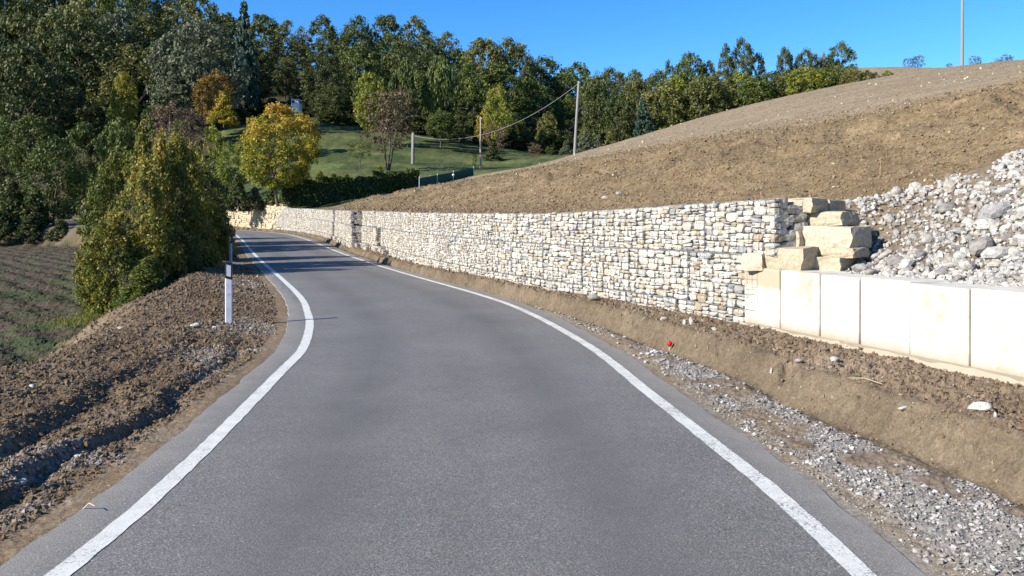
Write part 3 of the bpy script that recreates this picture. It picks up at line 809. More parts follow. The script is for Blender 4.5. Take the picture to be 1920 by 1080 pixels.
# dry stone wall of yellow courses at the far bend
s0 = s_of_y(59.3); s1 = s_of_y(76)
P0, T, n = w_at(s0)
t = thing("dry_stone_wall", "low yellowish dry stone wall at the far bend below the ivy bushes", "stone wall", (float(P0[0]), float(P0[1]), .4))
PP = []; SS = []; RR = []; big = 0
s = s0
base = np.array([P0[0], P0[1], .4])
DRY_ME = [stone_mesh("stone", i, M_dry) for i in range(6)]
for s in np.arange(s0, s1, .42):
    P, T, n = w_at(s); zt = float(ztop(P[1])) - .15 * ((s - s0) / (s1 - s0)) + random.uniform(-.1, .15); z = float(zroad(P[1])) - .1
    rm = np.array([[T[0], -n[0], 0], [T[1], -n[1], 0], [0, 0, 1]])
    if np.linalg.det(rm) < 0: rm[:, 1] *= -1
    while z < zt:
        h = random.uniform(.10, .26); p = np.array([*(P + n * (.45 - z * .12 + random.uniform(-.05, .08))), z + h / 2]) - base
        sc = (random.uniform(.2, .36), .22, h * .5); Rm = rm @ np.array(Euler((0, random.gauss(0, .05), random.gauss(0, .12))).to_matrix())
        if big < 300 and h > .15:
            o = bpy.data.objects.new("stone", DRY_ME[big % 6]); COL.objects.link(o); o.parent = t; o.location = tuple(p)
            o.rotation_euler = Matrix(Rm.tolist()).to_euler(); o.scale = sc; big += 1
        else: PP.append(p); SS.append(sc); RR.append(Rm)
        z += h
link("stone_fill", scatter_mesh("stone_fill", STV, np.array(PP), np.array(SS), M_dry, 9, rot=np.array(RR)), t, kind='stuff')
cl = [];
for k in range(len(np.arange(s0, s1, 1.0)) - 1):
    pass
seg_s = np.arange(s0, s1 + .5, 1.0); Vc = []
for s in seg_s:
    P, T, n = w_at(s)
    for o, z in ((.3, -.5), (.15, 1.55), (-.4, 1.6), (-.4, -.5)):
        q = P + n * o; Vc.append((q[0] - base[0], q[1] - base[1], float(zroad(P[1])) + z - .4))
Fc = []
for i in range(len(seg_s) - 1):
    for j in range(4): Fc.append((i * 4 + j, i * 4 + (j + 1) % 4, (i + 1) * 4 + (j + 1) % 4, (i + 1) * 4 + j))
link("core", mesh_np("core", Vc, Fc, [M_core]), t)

# ------------------------------------------------------------------ concrete blocks
def rounded_block(name, L, D, Hh, mat, seed, bev=.018):
    import bmesh
    r = random.Random(seed)
    bm = bmesh.new(); bmesh.ops.create_cube(bm, size=1)
    for v in bm.verts: v.co = Vector((v.co.x * L, v.co.y * D, (v.co.z + .5) * Hh))
    bmesh.ops.bevel(bm, geom=bm.edges[:], offset=bev, segments=2, affect='EDGES', profile=.6)
    for v in bm.verts: v.co += Vector((r.uniform(-1, 1), r.uniform(-1, 1), r.uniform(-1, 1))) * .003
    me = bpy.data.meshes.new(name); bm.to_mesh(me); bm.free(); me.materials.append(mat)
    return me
A2 = np.array([3.06, 10.6]); B2 = np.array([4.39, 6.9]); Tb = (B2 - A2) / np.linalg.norm(B2 - A2)
nb = np.array([Tb[1], -Tb[0]]);  nb = nb if nb[0] < 0 else -nb
def on_line(u):
    k = (u - 960) / FOC   # x = k y
    t = (k * A2[1] - A2[0]) / (Tb[0] - k * Tb[1]); return t
seams = [on_line(u) for u in (1395, 1462, 1536, 1611, 1706, 1817)]
seams += [seams[-1] + .72, seams[-1] + 1.46, seams[-1] + 2.2, seams[-1] + 2.9]
desc = ["pale concrete block with a brown stained top, next to the gabion wall", "bright white concrete block, second from the gabion wall",
        "cream concrete block with faint brown smears, third from the gabion wall", "white concrete block below the tall river stone, fourth from the gabion wall",
        "white concrete block butted tight against its neighbour, fifth from the gabion wall", "white concrete block nearest the camera at the right edge",
        ]
for i in range(len(seams) - 1):
    a, b = seams[i], seams[i + 1]; L = b - a - (.004 if i == 4 else .016)
    mid = A2 + Tb * (a + b) / 2 + nb * (random.uniform(-.008, .008)) - nb * .30
    o = link("concrete_block", rounded_block("concrete_block", L, .60, BLOCK_TOP + .12 - .0 + random.uniform(-.008, .008), M_conc_st if i == 0 else M_conc, i, .024 if i != 4 else .012), None,
             (mid[0], mid[1], -.12))
    o.rotation_euler = (random.uniform(-.006, .006), random.uniform(-.004, .004), math.atan2(Tb[1], Tb[0]) + random.uniform(-.008, .008))
    tag(o, desc[i] if i < len(desc) else "pale concrete block beyond the right edge of the frame", "concrete block", "concrete blocks in a row")
    if i == 0: o.scale = (1, 1, 1.0)
# footing strip
fa = A2 + Tb * .15; ftL = 6.0
V = []; Ff = []
nst = 60
for i in range(nst + 1):
    q = fa + Tb * (i / nst * ftL)
    w = .13 + .05 * math.sin(i * .7) + random.uniform(-.02, .02)
    for o_, z in ((.02, .10), (.02, .205), (w + .03, .215 + random.uniform(-.015, .006)), (w + .07, .10)):
        p = q + nb * o_; V.append((p[0], p[1], z))
    if i:
        k = (i - 1) * 4
        for j in range(3): Ff.append((k + j, k + j + 1, k + 5 + j, k + 4 + j))
tag(link("concrete_footing", mesh_np("concrete_footing", V, Ff, [M_conc])), "narrow pale concrete footing strip along the foot of the white blocks", "footing")

# ------------------------------------------------------------------ yellow boulders stacked at the junction
def boulder(name, u0, v0, u1, v1, d, label, mat=M_yellow, depth=.22, seed=0, cat="boulder", group=None, sharp=.30, rot=0.0):
    import bmesh
    cx, cy, cz_ = px((u0 + u1) / 2, (v0 + v1) / 2, d); w = (u1 - u0) / FOC * d; h = (v1 - v0) / FOC * d
    V0, F0 = lattice_box(seed + 300, .12 + (seed * 37 % 10) * .010, .075)
    me = mesh_np(name, V0 * [w / 2 * 1.04, depth, h / 2 * 1.05], F0, [mat])
    bm = bmesh.new(); bm.from_mesh(me)
    bmesh.ops.subdivide_edges(bm, edges=bm.edges[:], cuts=1, use_grid_fill=True, smooth=.06)
    r = random.Random(seed)
    for v in bm.verts: v.co += Vector((r.uniform(-1, 1), r.uniform(-1, 1), r.uniform(-1, 1))) * .008
    bm.to_mesh(me); bm.free()
    me.polygons.foreach_set("use_smooth", [False] * len(me.polygons))
    o = link(name, me, None, (cx, cy, cz_)); o.rotation_euler = (0, rot, math.atan2(Tb[1], Tb[0]) + math.pi * 0 + .35)
    return tag(o, label, cat, group)
DB = 10.3
G = "large yellow boulders stacked above the concrete blocks"
boulder("boulder", 1404, 475, 1450, 507, 10.45, "squat brownish boulder at the left end of the bottom row, above the stained block", seed=1, group=G)
boulder("boulder", 1449, 463, 1528, 509, 10.15, "big squarish yellow boulder in the bottom row of the stack", seed=2, depth=.26, group=G)
boulder("boulder", 1529, 481, 1592, 512, 10.0, "small tan boulder wedged under the thin slab in the bottom row", seed=3, group=G)
boulder("boulder", 1528, 463, 1618, 481, 10.0, "thin flat yellow slab under the largest boulder", seed=4, depth=.2, group=G)
boulder("boulder", 1464, 433, 1516, 464, 10.4, "rounded tan boulder left of the largest one, in the middle of the stack", seed=5, group=G)
boulder("boulder", 1514, 424, 1616, 463, 10.15, "largest smooth yellow boulder, rounded at its right end, mid stack", seed=6, depth=.26, group=G)
boulder("boulder", 1474, 426, 1532, 435, 10.45, "thin tan slab squeezed over the rounded tan boulder", seed=7, depth=.15, group=G)
boulder("boulder", 1482, 398, 1598, 425, 10.4, "long cream boulder second from the top of the stack", seed=8, depth=.24, rot=-.04, group=G)
boulder("boulder", 1482, 372, 1540, 399, 10.4, "squared yellow boulder on the very top of the stack", seed=9, depth=.22, group=G)
boulder("boulder", 1532, 376, 1572, 399, 10.7, "dark shaded brown boulder beside the topmost yellow one", mat=M_dry, seed=10, depth=.2, group=G)
boulder("boulder", 1447, 378, 1483, 428, 10.9, "dark brown boulder in the gap between gabion top and boulder stack", mat=M_dry, seed=11, depth=.12, group=G)

# ------------------------------------------------------------------ rubble slope above the blocks
RK = [mesh_np("loose_stone", v, f, [M_rub], smooth=True) for v, f in ROCKV[:5]] + [mesh_np("loose_stone", v, f, [M_rub], smooth=False) for v, f in ROCKV[5:]]
placed = []
rr = random.Random(3)
special = [(1778, 395, .115, "pale angular rock high on the rubble slope, the biggest there"), (1860, 408, .17, "long pale leaning rock on the upper right of the rubble"),
           (1838, 470, .15, "long grey rock lying across the middle right of the rubble"), (1866, 483, .13, "blue grey rock near the right edge of the rubble"),
           (1876, 318, .10, "brownish rock at the upper tip of the rubble slope"), (1680, 495, .11, "white rounded rock just above the fourth block"),
           (1703, 497, .10, "white veined round rock above the block seam"), (1740, 455, .12, "flat grey rock lying midway up the rubble"),
           (1850, 428, .13, "grey rounded rock under the long leaning rock"), (1660, 480, .09, "pale round rock beside the boulder stack foot")]
def slope_point(u, v):
    # march the ray of this pixel to the ground
    k = (u - 960) / FOC; m = (HOR - v) / FOC
    ys = np.arange(6.5, 16, .04); hs = ground(ys * k, ys, False); zs = CAM_H + m * ys
    ok = np.where((zs < hs))[0]
    if len(ok) == 0: return None
    i = ok[0]; return ys[i] * k, ys[i], hs[i]
for u, v, s, l in special:
    p = slope_point(u, v + 6)
    if p is None: continue
    x, y, z = p
    o = bpy.data.objects.new("loose_stone", RK[rr.randrange(10)]); COL.objects.link(o)
    o.location = (x, y, z + s * .45); o.scale = (s * 1.25, s * .9, s * .7); o.rotation_euler = (rr.uniform(-.3, .3), rr.uniform(-.5, .2), rr.uniform(-.6, .6))
    tag(o, l, "stone", "river stones loose on the rubble slope"); placed.append((x, y, s * 1.1))
# candidate region in wall coordinates: a along Tb from A2, b behind the front face
def rub_mask(a, b, x, y):
    u = 960 + x / y * FOC
    top = np.interp(u, [1560, 1640, 1700, 1850, 1880, 1925, 2300], [1.4, 2.4, 2.5, 2.3, 2.8, 3.7, 4.4])
    return b < top
cnt = 0; tries = 0
while cnt < 285 and tries < 40000:
    tries += 1
    a = rr.uniform(.1, 6.2); b = rr.uniform(.5, 4.4)
    x, y = A2 + Tb * a - nb * b
    if y < 4.5 or not rub_mask(a, b, x, y): continue
    u = 960 + x / y * FOC
    if u < 1600 + (1.0 - b) * 30 or u > 2100: continue
    pt = ((a - 1.0) / .85) ** 2 + ((b - 1.7) / .6) ** 2     # earthy patch with small stones only
    s = rr.choice([.035, .04, .05, .06, .075, .095]) * rr.uniform(.85, 1.2)
    if pt < 1 and s > .045: continue
    if any((x - q[0]) ** 2 + (y - q[1]) ** 2 < (.62 * (s + q[2])) ** 2 for q in placed): continue
    z = gz(x, y); placed.append((x, y, s))
    o = bpy.data.objects.new("loose_stone", RK[rr.randrange(10)]); COL.objects.link(o)
    o.location = (x, y, z + s * .4); o.scale = (s * rr.uniform(1, 1.6), s * rr.uniform(.8, 1.2), s * rr.uniform(.6, .9))
    o.rotation_euler = (rr.uniform(-.4, .4), rr.uniform(-.4, .4), rr.uniform(0, 6.28))
    tag(o, "pale river stone among many alike on the rubble slope above the concrete blocks", "stone", "river stones loose on the rubble slope"); cnt += 1
# the small stones between them
r = np.random.default_rng(8); n = 15000
a = r.uniform(.1, 6.2, n); b = r.uniform(.42, 4.6, n); XY = A2[None] + Tb[None] * a[:, None] - nb[None] * b[:, None]
ok = (XY[:, 1] > 4.5); u = 960 + XY[:, 0] / np.maximum(XY[:, 1], .1) * FOC
top = np.interp(u, [1560, 1640, 1700, 1850, 1880, 1925, 2300], [1.5, 2.6, 2.7, 2.45, 2.9, 3.8, 4.5])
pt = ((a - 1.0) / .85) ** 2 + ((b - 1.7) / .6) ** 2
ok &= (b < top + r.normal(0, .12, n)) & (u > 1585) & ((pt > 1) | (r.random(n) < .6)); XY = XY[ok]; n = len(XY)
S = (r.uniform(.006, .028, n) * r.uniform(.7, 1.3, n))[:, None] * r.uniform(.7, 1.3, (n, 3))
zz = ground(XY[:, 0], XY[:, 1], True)
tag(link("rubble_stones", scatter_mesh("rubble_stones", [STV[i] for i in range(8)], np.column_stack([XY, zz + S[:, 2] * .4 + .01]), S, M_rub, 4), kind='stuff'),
    "small pale broken stones filling the rubble slope above the concrete blocks", "rubble")

# ------------------------------------------------------------------ gravel, clods on the verges and the hillside
def scatter_zone(n, test, rmin, rmax, amin, amax, r):
    a = np.radians(r.uniform(amin, amax, n)); d = rmin * (rmax / rmin) ** r.random(n)
    x = np.sin(a) * d; y = np.cos(a) * d; h, c, z, dR, dL, dW, f = ground(x, y, True, True)
    k = test(x, y, z, dR, dL, dW, f, d, c); return x[k], y[k], h[k], d[k], dR[k], dL[k], dW[k], f[k]
r = np.random.default_rng(14)
x, y, h, d, *_ = scatter_zone(150000, lambda x, y, z, dR, dL, dW, f, d, c: (z == 2) & (dR > .36) & (f < .42) & (c[:, 2] > .095 + .075 * r.random(len(x))), 2.9, 22, -8, 50, r)
sz = (.0025 + .00075 * d) * (1 + 2.6 * r.random(len(x)) ** 6)
S = sz[:, None] * r.uniform(.7, 1.3, (len(x), 3)) * [1, 1, .7]
tag(link("gravel", scatter_mesh("gravel", OCT, np.column_stack([x, y, h + sz * .3]), S, M_grav, 5), kind='stuff'),
    "pale grey gravel strewn along the right road edge", "gravel")
x, y, h, d, *_ = scatter_zone(60000, lambda x, y, z, dR, dL, dW, f, d, c: (z == 0) & (dL > .38) & (dL < 2.0) & (c[:, 2] > .092 + .05 * r.random(len(x))), 2.9, 22, -34, -8, r)
sz = (.0025 + .00065 * d) * (1 + 2.2 * r.random(len(x)) ** 6); S = sz[:, None] * r.uniform(.7, 1.3, (len(x), 3))
tag(link("gravel", scatter_mesh("gravel", OCT, np.column_stack([x, y, h + sz * .3]), S, M_gravL, 6), kind='stuff'),
    "grey grit mixed into the soil of the left shoulder", "gravel")
x, y, h, d, dR_, dL_, *_ = scatter_zone(70000, lambda x, y, z, dR, dL, dW, f, d, c: (z == 0) & (dL > .5) & (c[:, 2] < .14), 2.9, 26, -35, -6, r)
sz = (.003 + .0007 * d) * (1 + 2.4 * r.random(len(x)) ** 7); S = sz[:, None] * r.uniform(.6, 1.4, (len(x), 3))
tag(link("soil_clods", scatter_mesh("soil_clods", OCT, np.column_stack([x, y, h + sz * .2]), S, M_clod, 7), kind='stuff'),
    "dark brown soil clods churned up on the left shoulder", "soil clods")
x, y, h, d, *_ = scatter_zone(110000, lambda x, y, z, dR, dL, dW, f, d, c: (z == 2) & ((f > .47 + .08 * r.random(len(x))) | ((f > .375) & (r.random(len(x)) < .40))) & (dW < -.03), 3.0, 34, -12, 54, r)
sz = (.0024 + .0005 * d) * (1 + 3.2 * r.random(len(x)) ** 7); S = sz[:, None] * r.uniform(.6, 1.4, (len(x), 3))
tag(link("soil_clods", scatter_mesh("soil_clods", OCT, np.column_stack([x, y, h + sz * .2]), S, M_clodB, 8), kind='stuff'),
    "brown soil clods on the low earth bank in front of the wall", "soil clods")
x, y, h, d, *_ = scatter_zone(90000, lambda x, y, z, dR, dL, dW, f, d, c: (z == 3) & (dW > .5) & (dW < 17 * (1 - .25 * r.random(len(x)))) & (h_ok(x, y)), 8, 62, -12, 35, r) if False else scatter_zone(
    90000, lambda x, y, z, dR, dL, dW, f, d, c: (z == 3) & (dW > .5) & (dW < 9 + 8 * r.random(len(x))) & ((y > 11.3) | (dW > 4.2)), 8, 62, -12, 35, r)
sz = (.005 + .00058 * d) * (1 + 2.2 * r.random(len(x)) ** 7); S = sz[:, None] * r.uniform(.6, 1.4, (len(x), 3))
tag(link("soil_clods", scatter_mesh("soil_clods", OCT, np.column_stack([x, y, h + sz * .15]), S, M_clodH, 9), kind='stuff'),
    "tan soil clods covering the rough embankment above the stone wall", "soil clods")

x, y, h, d, *_ = scatter_zone(14000, lambda x, y, z, dR, dL, dW, f, d, c: (z == 3) & (dW > 10) & (y < 95), 20, 110, -10, 35, r)
sz = (.006 + .00032 * d) * (1 + 1.6 * r.random(len(x)) ** 7); S = sz[:, None] * r.uniform(.6, 1.4, (len(x), 3))
tag(link("soil_clods", scatter_mesh("soil_clods", OCT, np.column_stack([x, y, h + sz * .15]), S, M_clodH, 19), kind='stuff'),
    "fine tan soil lumps strewn over the upper tilled slope", "soil clods")
x, y, h, d, *_ = scatter_zone(900, lambda x, y, z, dR, dL, dW, f, d, c: (z == 3) & (dW > .8) & (y < 95) & ((y > 11.3) | (dW > 4.2)), 10, 90, -10, 35, r)
sz = (.010 + .0006 * d) * (.6 + 1.8 * r.random(len(x)) ** 5); S = sz[:, None] * r.uniform(.6, 1.4, (len(x), 3))
tag(link("field_stones", scatter_mesh("field_stones", LOWV, np.column_stack([x, y, h + sz * .25]), S, M_dry, 20), kind='stuff'),
    "small pale stones dotted over the bare brown hillside", "stones")
# loose pale stones one can point at
pale = [(1497, 686, 9, .20, "rounded pale stone on the earth bank below the third block"), (1566, 688, 11, .2, "wedge shaped white stone on the earth bank below the fourth block"),
        (1694, 763, 10, .2, "flat pale stone low on the earth bank, left of the big white one"), (1838, 791, 20, .22, "widest flat white stone on the earth bank at the right"),
        (1866, 821, 9, .15, "upright white stone set in the bank face under the flat one"), (1446, 718, 7, .02, "upright white pebble at the foot of the bank cut"),
        (1296, 630, 8, .1, "tall pale stone right of the red cap"), (1283, 632, 6, .1, "narrow pale stone between red cap and tall stone"), (1340, 650, 7, .1, "pale stone stuck in the bank cut, right of the red cap"),
        (1245, 618, 9, .12, "square cream stone touching the red cap"), (1112, 573, 13, .17, "cream stone on the bank before the gabion wall, all alone"),
        (42, 886, 14, .06, "white oval stone at the left edge among dark ruts"), (366, 608, 10, .12, "pale stone lying left of the near marker post"), (226, 617, 7, .1, "pale stone on the crest by the big bush"),
        (62, 729, 9, .1, "tan stone on the left shoulder crest"), (1208, 622, 5, .05, "small cream stone left of the red cap"), (1160, 368, 7, None, "pale stone on the hillside soil above the wall"),
        (1135, 377, 8, None, "tan stone close above the wall top, left on the hillside")]
for i, (u, v, wpx, zg, l) in enumerate(pale):
    if zg is None:
        k = (u - 960) / FOC; ys = np.arange(12, 40, .1); hs = ground(ys * k, ys, False); zs = CAM_H + (HOR - v) / FOC * ys
        j = np.where(zs < hs)[0]
        if len(j) == 0: continue
        y = ys[j[0]]; x = y * k
    else:
        y = (CAM_H - zg) * FOC / (v - HOR); x = (u - 960) / FOC * y
    z = float(ground(np.array([x]), np.array([y]), True)[0]); s = wpx / FOC * y
    o = bpy.data.objects.new("loose_stone", RK[i % 10]); COL.objects.link(o)
    up = "upright" in l or "tall" in l or "narrow" in l
    o.scale = (s * (.6 if up else 1.15), s * .7, s * (1.15 if up else .62)); o.location = (x, y, z + s * (.5 if up else .3)); o.rotation_euler = (rr.uniform(-.2, .2), rr.uniform(-.25, .25), rr.uniform(-.5, .5))
    tag(o, l, "stone", "loose stones on the verges and hillside")

# red cap
y = (CAM_H - .14) * FOC / (629 - HOR); x = (1253 - 960) / FOC * y; z = gz(x, y) + .0
t = thing("red_marker", "small round red plastic cap against a cream stone on the earth bank", "red cap", (x, y - .08, z))
v_, f_ = ico(2, 999, 0.0); sph = np.array([p / np.linalg.norm(p) for p in v_]); f_ico = f_
vs = sph * [.033, .026, .036] + [0, 0, .035]
link("cap", mesh_np("cap", vs, f_, [M_red], True), t)
Vb, Fb = bars([((0, .01, -.05), (0, .01, .03))], .012); link("stake", mesh_np("stake", Vb, Fb, [M_wood_w]), t)

# ------------------------------------------------------------------ road marker posts
def prism(pts, z0s, z1s):
    n = len(pts); V = [(x, y, z0s[i]) for i, (x, y) in enumerate(pts)] + [(x, y, z1s[i]) for i, (x, y) in enumerate(pts)]
    F = [tuple(range(n))[::-1], tuple(range(n, 2 * n))] + [(i, (i + 1) % n, n + (i + 1) % n, n + i) for i in range(n)]
    return V, F
def delineator(x, y, z, rz, label, hgt=.92):
    t = thing("marker_post", label, "marker post", (x, y, z), rz, "white roadside marker posts")
    w = .050; dp = .045
    sec = [(-w, -.012), (-w + .012, -dp), (w - .012, -dp), (w, -.012), (w * .5, dp * .7), (-w * .5, dp * .7)]
    cut = lambda pts, h: [h - (p[0] + w) * .28 for p in pts]
    V, F = prism(sec, [-.12] * 6, cut(sec, hgt - .245)); link("post_body", mesh_np("post_body", V, F, [M_post_w]), t)
    s2 = [(a * 1.015, b * 1.015) for a, b in sec]
    V, F = prism(s2, cut(s2, hgt - .2445), cut(s2, hgt)); link("black_band", mesh_np("black_band", V, F, [M_post_b]), t)
    rp = [(-.030, -dp * 1.02 - .006), (.030, -dp * 1.02 - .006), (.030, -dp * 1.02 + .01), (-.030, -dp * 1.02 + .01)]
    V, F = prism(rp, cut(rp, hgt - .205), cut(rp, hgt - .04)); link("reflector", mesh_np("reflector", V, F, [M_refl]), t)
    V = []; F = []
    for sx in (-.012, .012):                    # the two screws
        b0 = len(V); q = [(sx - .004, -dp - .003), (sx + .004, -dp - .003), (sx + .004, -dp + .01), (sx - .004, -dp + .01)]
        vv, ff = prism(q, [hgt * .45] * 4, [hgt * .45 + .008] * 4); V += vv; F += [tuple(i + b0 for i in f) for f in ff]
    link("screw", mesh_np("screw", V, F, [M_iron]), t)
    return t
x, y = (429 - 960) / FOC * 11.75, 11.75
delineator(x, y, CAM_H - (602 - HOR) / FOC * y, .30, "nearer white marker post with black band and pale reflector on the left verge", .875)
x, y = (433 - 960) / FOC * 26.5, 26.5
delineator(x, y, CAM_H - (489 - HOR) / FOC * y, -.15, "farther white marker post standing where the tree shadow crosses the road", .85)

# ------------------------------------------------------------------ vegetation
def env(shape, h):
    if shape == 'round': return math.sqrt(max(0, 1 - (2 * h - 1) ** 2)) * .5
    if shape == 'dome': return .5 * (1 - h ** 2.6) ** .5 * (.72 + .28 * min(1, h * 4))
    if shape == 'tall': return .5 * (math.sin(math.pi * min(1, h * .93 + .05)) ** .55)
    if shape == 'cone': return .5 * (1 - h) ** .85 + .012
    if shape == 'bush': return .5 * (1 - h ** 2.2) ** .6 * (.75 + .25 * math.sin(h * 5 + 1))
    return .5
def crown_mesh(seed, nclump, per, leaf, shape, crad=(.09, .17), flat=.75, droop=0.0, hollow=.5, lumps=5, hgrad=.15, shoots=.0, ragged=0):
    r = np.random.default_rng(seed); C = []; 
    ang0 = r.uniform(0, 6.28, lumps); hl = r.uniform(0, 1, 7); lob = r.uniform(.65, 1.0, lumps)
    while len(C) < nclump:
        h = r.random(); a = r.uniform(0, 6.283); e = env(shape, h)
        if e <= 0.02: continue
        k = int(a / 6.283 * lumps + h * 3) % lumps; e *= lob[k] * (1 if h < .9 else .8)
        rad = e * (hollow + (1 - hollow) * r.random()) ** .6
        if shoots and r.random() < shoots: rad *= r.uniform(1.0, 1.22)
        if r.random() > .35 + e * 1.6: continue
        C.append((math.cos(a) * rad, math.sin(a) * rad, h * .95 * (1 if not ragged else 1 - ragged * (1 - hl[int(a / 6.283 * 7) % 7]) * (.4 + rad)), r.uniform(*crad), r.random()))
    C = np.array(C); n = nclump * per; ci = np.repeat(np.arange(nclump), per)
    D = r.normal(size=(n, 3)); D /= np.linalg.norm(D, axis=1)[:, None]
    rad = C[ci, 3] * (r.random(n) ** .45)
    P = C[ci, :3] + D * rad[:, None] * [1, 1, flat]
    P[:, 2] = np.maximum(P[:, 2], .0)
    Nn = D * .6 + r.normal(size=(n, 3)) * .55 + [0, 0, .55]; Nn /= np.linalg.norm(Nn, axis=1)[:, None]
    A = np.cross(Nn, r.normal(size=(n, 3))); A /= np.linalg.norm(A, axis=1)[:, None]; B = np.cross(Nn, A)
    sz = leaf * r.uniform(.6, 1.35, n)[:, None]
    if droop: A = A * .4 + np.array([0, 0, -1]) * droop; A /= np.linalg.norm(A, axis=1)[:, None]; B = np.cross(Nn, A); B /= np.linalg.norm(B, axis=1)[:, None]
    V = np.stack([P - A * sz, P - B * sz * .55, P + A * sz, P + B * sz * .55], 1).reshape(-1, 3)
    F = np.arange(n * 4).reshape(n, 4)
    tint = np.clip(C[ci, 4] * .5 + r.random(n) * .5 + (P[:, 2] - .5) * hgrad, 0, 1)
    return mesh_np("crown", V, F, [LEAF['green']], attrs={"tint": ('FACE', tint)})

def tube(pts, rads, sides=6):
    V = []; F = []
    for i, (p, rd) in enumerate(zip(pts, rads)):
        p = Vector(p); d = (Vector(pts[min(i + 1, len(pts) - 1)]) - Vector(pts[max(i - 1, 0)])).normalized()
        a = d.orthogonal().normalized(); b = d.cross(a)
        if i and a.dot(pa) < 0: a = -a; b = -b
        pa = a
        for k in range(sides):
            t_ = 2 * math.pi * k / sides; V.append(tuple(p + (a * math.cos(t_) + b * math.sin(t_)) * rd))
        if i:
            for k in range(sides):
                q = (i - 1) * sides; F.append((q + k, q + (k + 1) % sides, q + sides + (k + 1) % sides, q + sides + k))
    return V, F

def limb_mesh(name, seed, trunks=1, levels=3, nb=4, mat=M_bark, lean=.06, r0=.022, spread=.5, first=.22, unit_h=1.0, thin=.55):
    """unit-height branching wood"""
    R0 = random.Random(seed); V = []; F = []
    def grow(p, d, L, rad, lev):
        nonlocal V, F
        pts = [Vector(p)]; dd = Vector(d).normalized(); seg = 4
        for i in range(seg):
            dd = (dd + Vector((R0.uniform(-1, 1), R0.uniform(-1, 1), R0.uniform(-.2, .6))) * .12).normalized(); pts.append(pts[-1] + dd * L / seg)
        rads = [rad * (1 - .72 * i / seg) for i in range(seg + 1)]
        v, f = tube(pts, rads, 6 if lev == levels else (4 if lev > 1 else 3)); b = len(V); V += v; F += [tuple(i + b for i in q) for q in f]
        if lev > 0:
            for k in range(nb + (1 if lev < levels else 0)):
                t = R0.uniform(first if lev == levels else .25, 1.0); i = min(seg - 1, int(t * seg)); q = pts[i].lerp(pts[i + 1], t * seg - i)
                a = R0.uniform(0, 6.283); nd = (dd * (1 - spread) + Vector((math.cos(a), math.sin(a), R0.uniform(.1, .7))) * spread).normalized()
                grow(q, nd, L * R0.uniform(.38, .62), rads[i] * thin, lev - 1)
    for t_ in range(trunks):
        a = R0.uniform(0, 6.28) if trunks > 1 else 0; sp = .28 if trunks > 1 else lean
        grow((math.cos(a) * .01 * (trunks > 1), math.sin(a) * .01 * (trunks > 1), -.02), (math.cos(a) * sp, math.sin(a) * sp, 1), .72 * unit_h, r0, levels)
    Va = np.array(V); top = Va[:, 2].max(); Va[:, 2] *= 1.0 / max(top, .01) * .95
    return mesh_np(name, Va, F, [mat], True)

CR = {
 'round': [crown_mesh(1, 150, 56, .021, 'round', (.05, .12), shoots=.15), crown_mesh(2, 130, 60, .021, 'round', (.05, .13), lumps=7, shoots=.2), crown_mesh(3, 160, 52, .020, 'round', (.05, .11), lumps=6, shoots=.1)],
 'dome':  [crown_mesh(4, 150, 58, .020, 'dome', (.05, .12), shoots=.15), crown_mesh(5, 140, 60, .021, 'dome', (.045, .12), lumps=7, shoots=.2)],
 'tall':  [crown_mesh(6, 150, 52, .020, 'tall', (.045, .12), .8, shoots=.2), crown_mesh(7, 150, 52, .020, 'tall', (.045, .11), .8, lumps=7, shoots=.2), crown_mesh(17, 110, 56, .021, 'tall', (.05, .11), .7, lumps=8, shoots=.3)],
 'cone':  [crown_mesh(8, 190, 46, .026, 'cone', (.04, .08), .45, hollow=.55)],
 'weep':  [crown_mesh(9, 110, 66, .028, 'tall', (.05, .11), 1.2, droop=1.0)],
 'bush':  [crown_mesh(10, 110, 56, .028, 'bush', (.05, .13), shoots=.15), crown_mesh(11, 100, 60, .028, 'bush', (.05, .13), shoots=.2)],
 'sparse':[crown_mesh(12, 90, 34, .018, 'round', (.04, .11), shoots=.3)],
 'tree_fine': [crown_mesh(13, 300, 80, .0135, 'round', (.045, .10), hollow=.6, lumps=9, hgrad=.55)],
}
FINE = [crown_mesh(20 + i, 520, 62, .0135, 'dome', (.02, .075), 1.0, hollow=.45, lumps=9, shoots=.28, ragged=.7) for i in range(2)] + [crown_mesh(24, 560, 62, .0145, 'bush', (.02, .075), 1.0, hollow=.45, lumps=9, shoots=.3, ragged=.7)]
TR = [limb_mesh("trunk", 50 + i, 1, 2, 5) for i in range(3)]
TRM = limb_mesh("trunk", 60, 3, 2, 5, r0=.02, first=.4)
BARE = [limb_mesh("branches", 70 + i, 1, 3, 6, M_twig, r0=.014, spread=.42, thin=.5) for i in range(2)]
BARE2 = limb_mesh("branches", 75, 4, 3, 5, M_twig, r0=.011, spread=.45, first=.3)
STEMS = limb_mesh("stems", 77, 6, 3, 4, M_bark_g, r0=.008, spread=.45, thin=.6)

def set_mat(o, m):
    o.material_slots[0].link = 'OBJECT'; o.material_slots[0].material = m

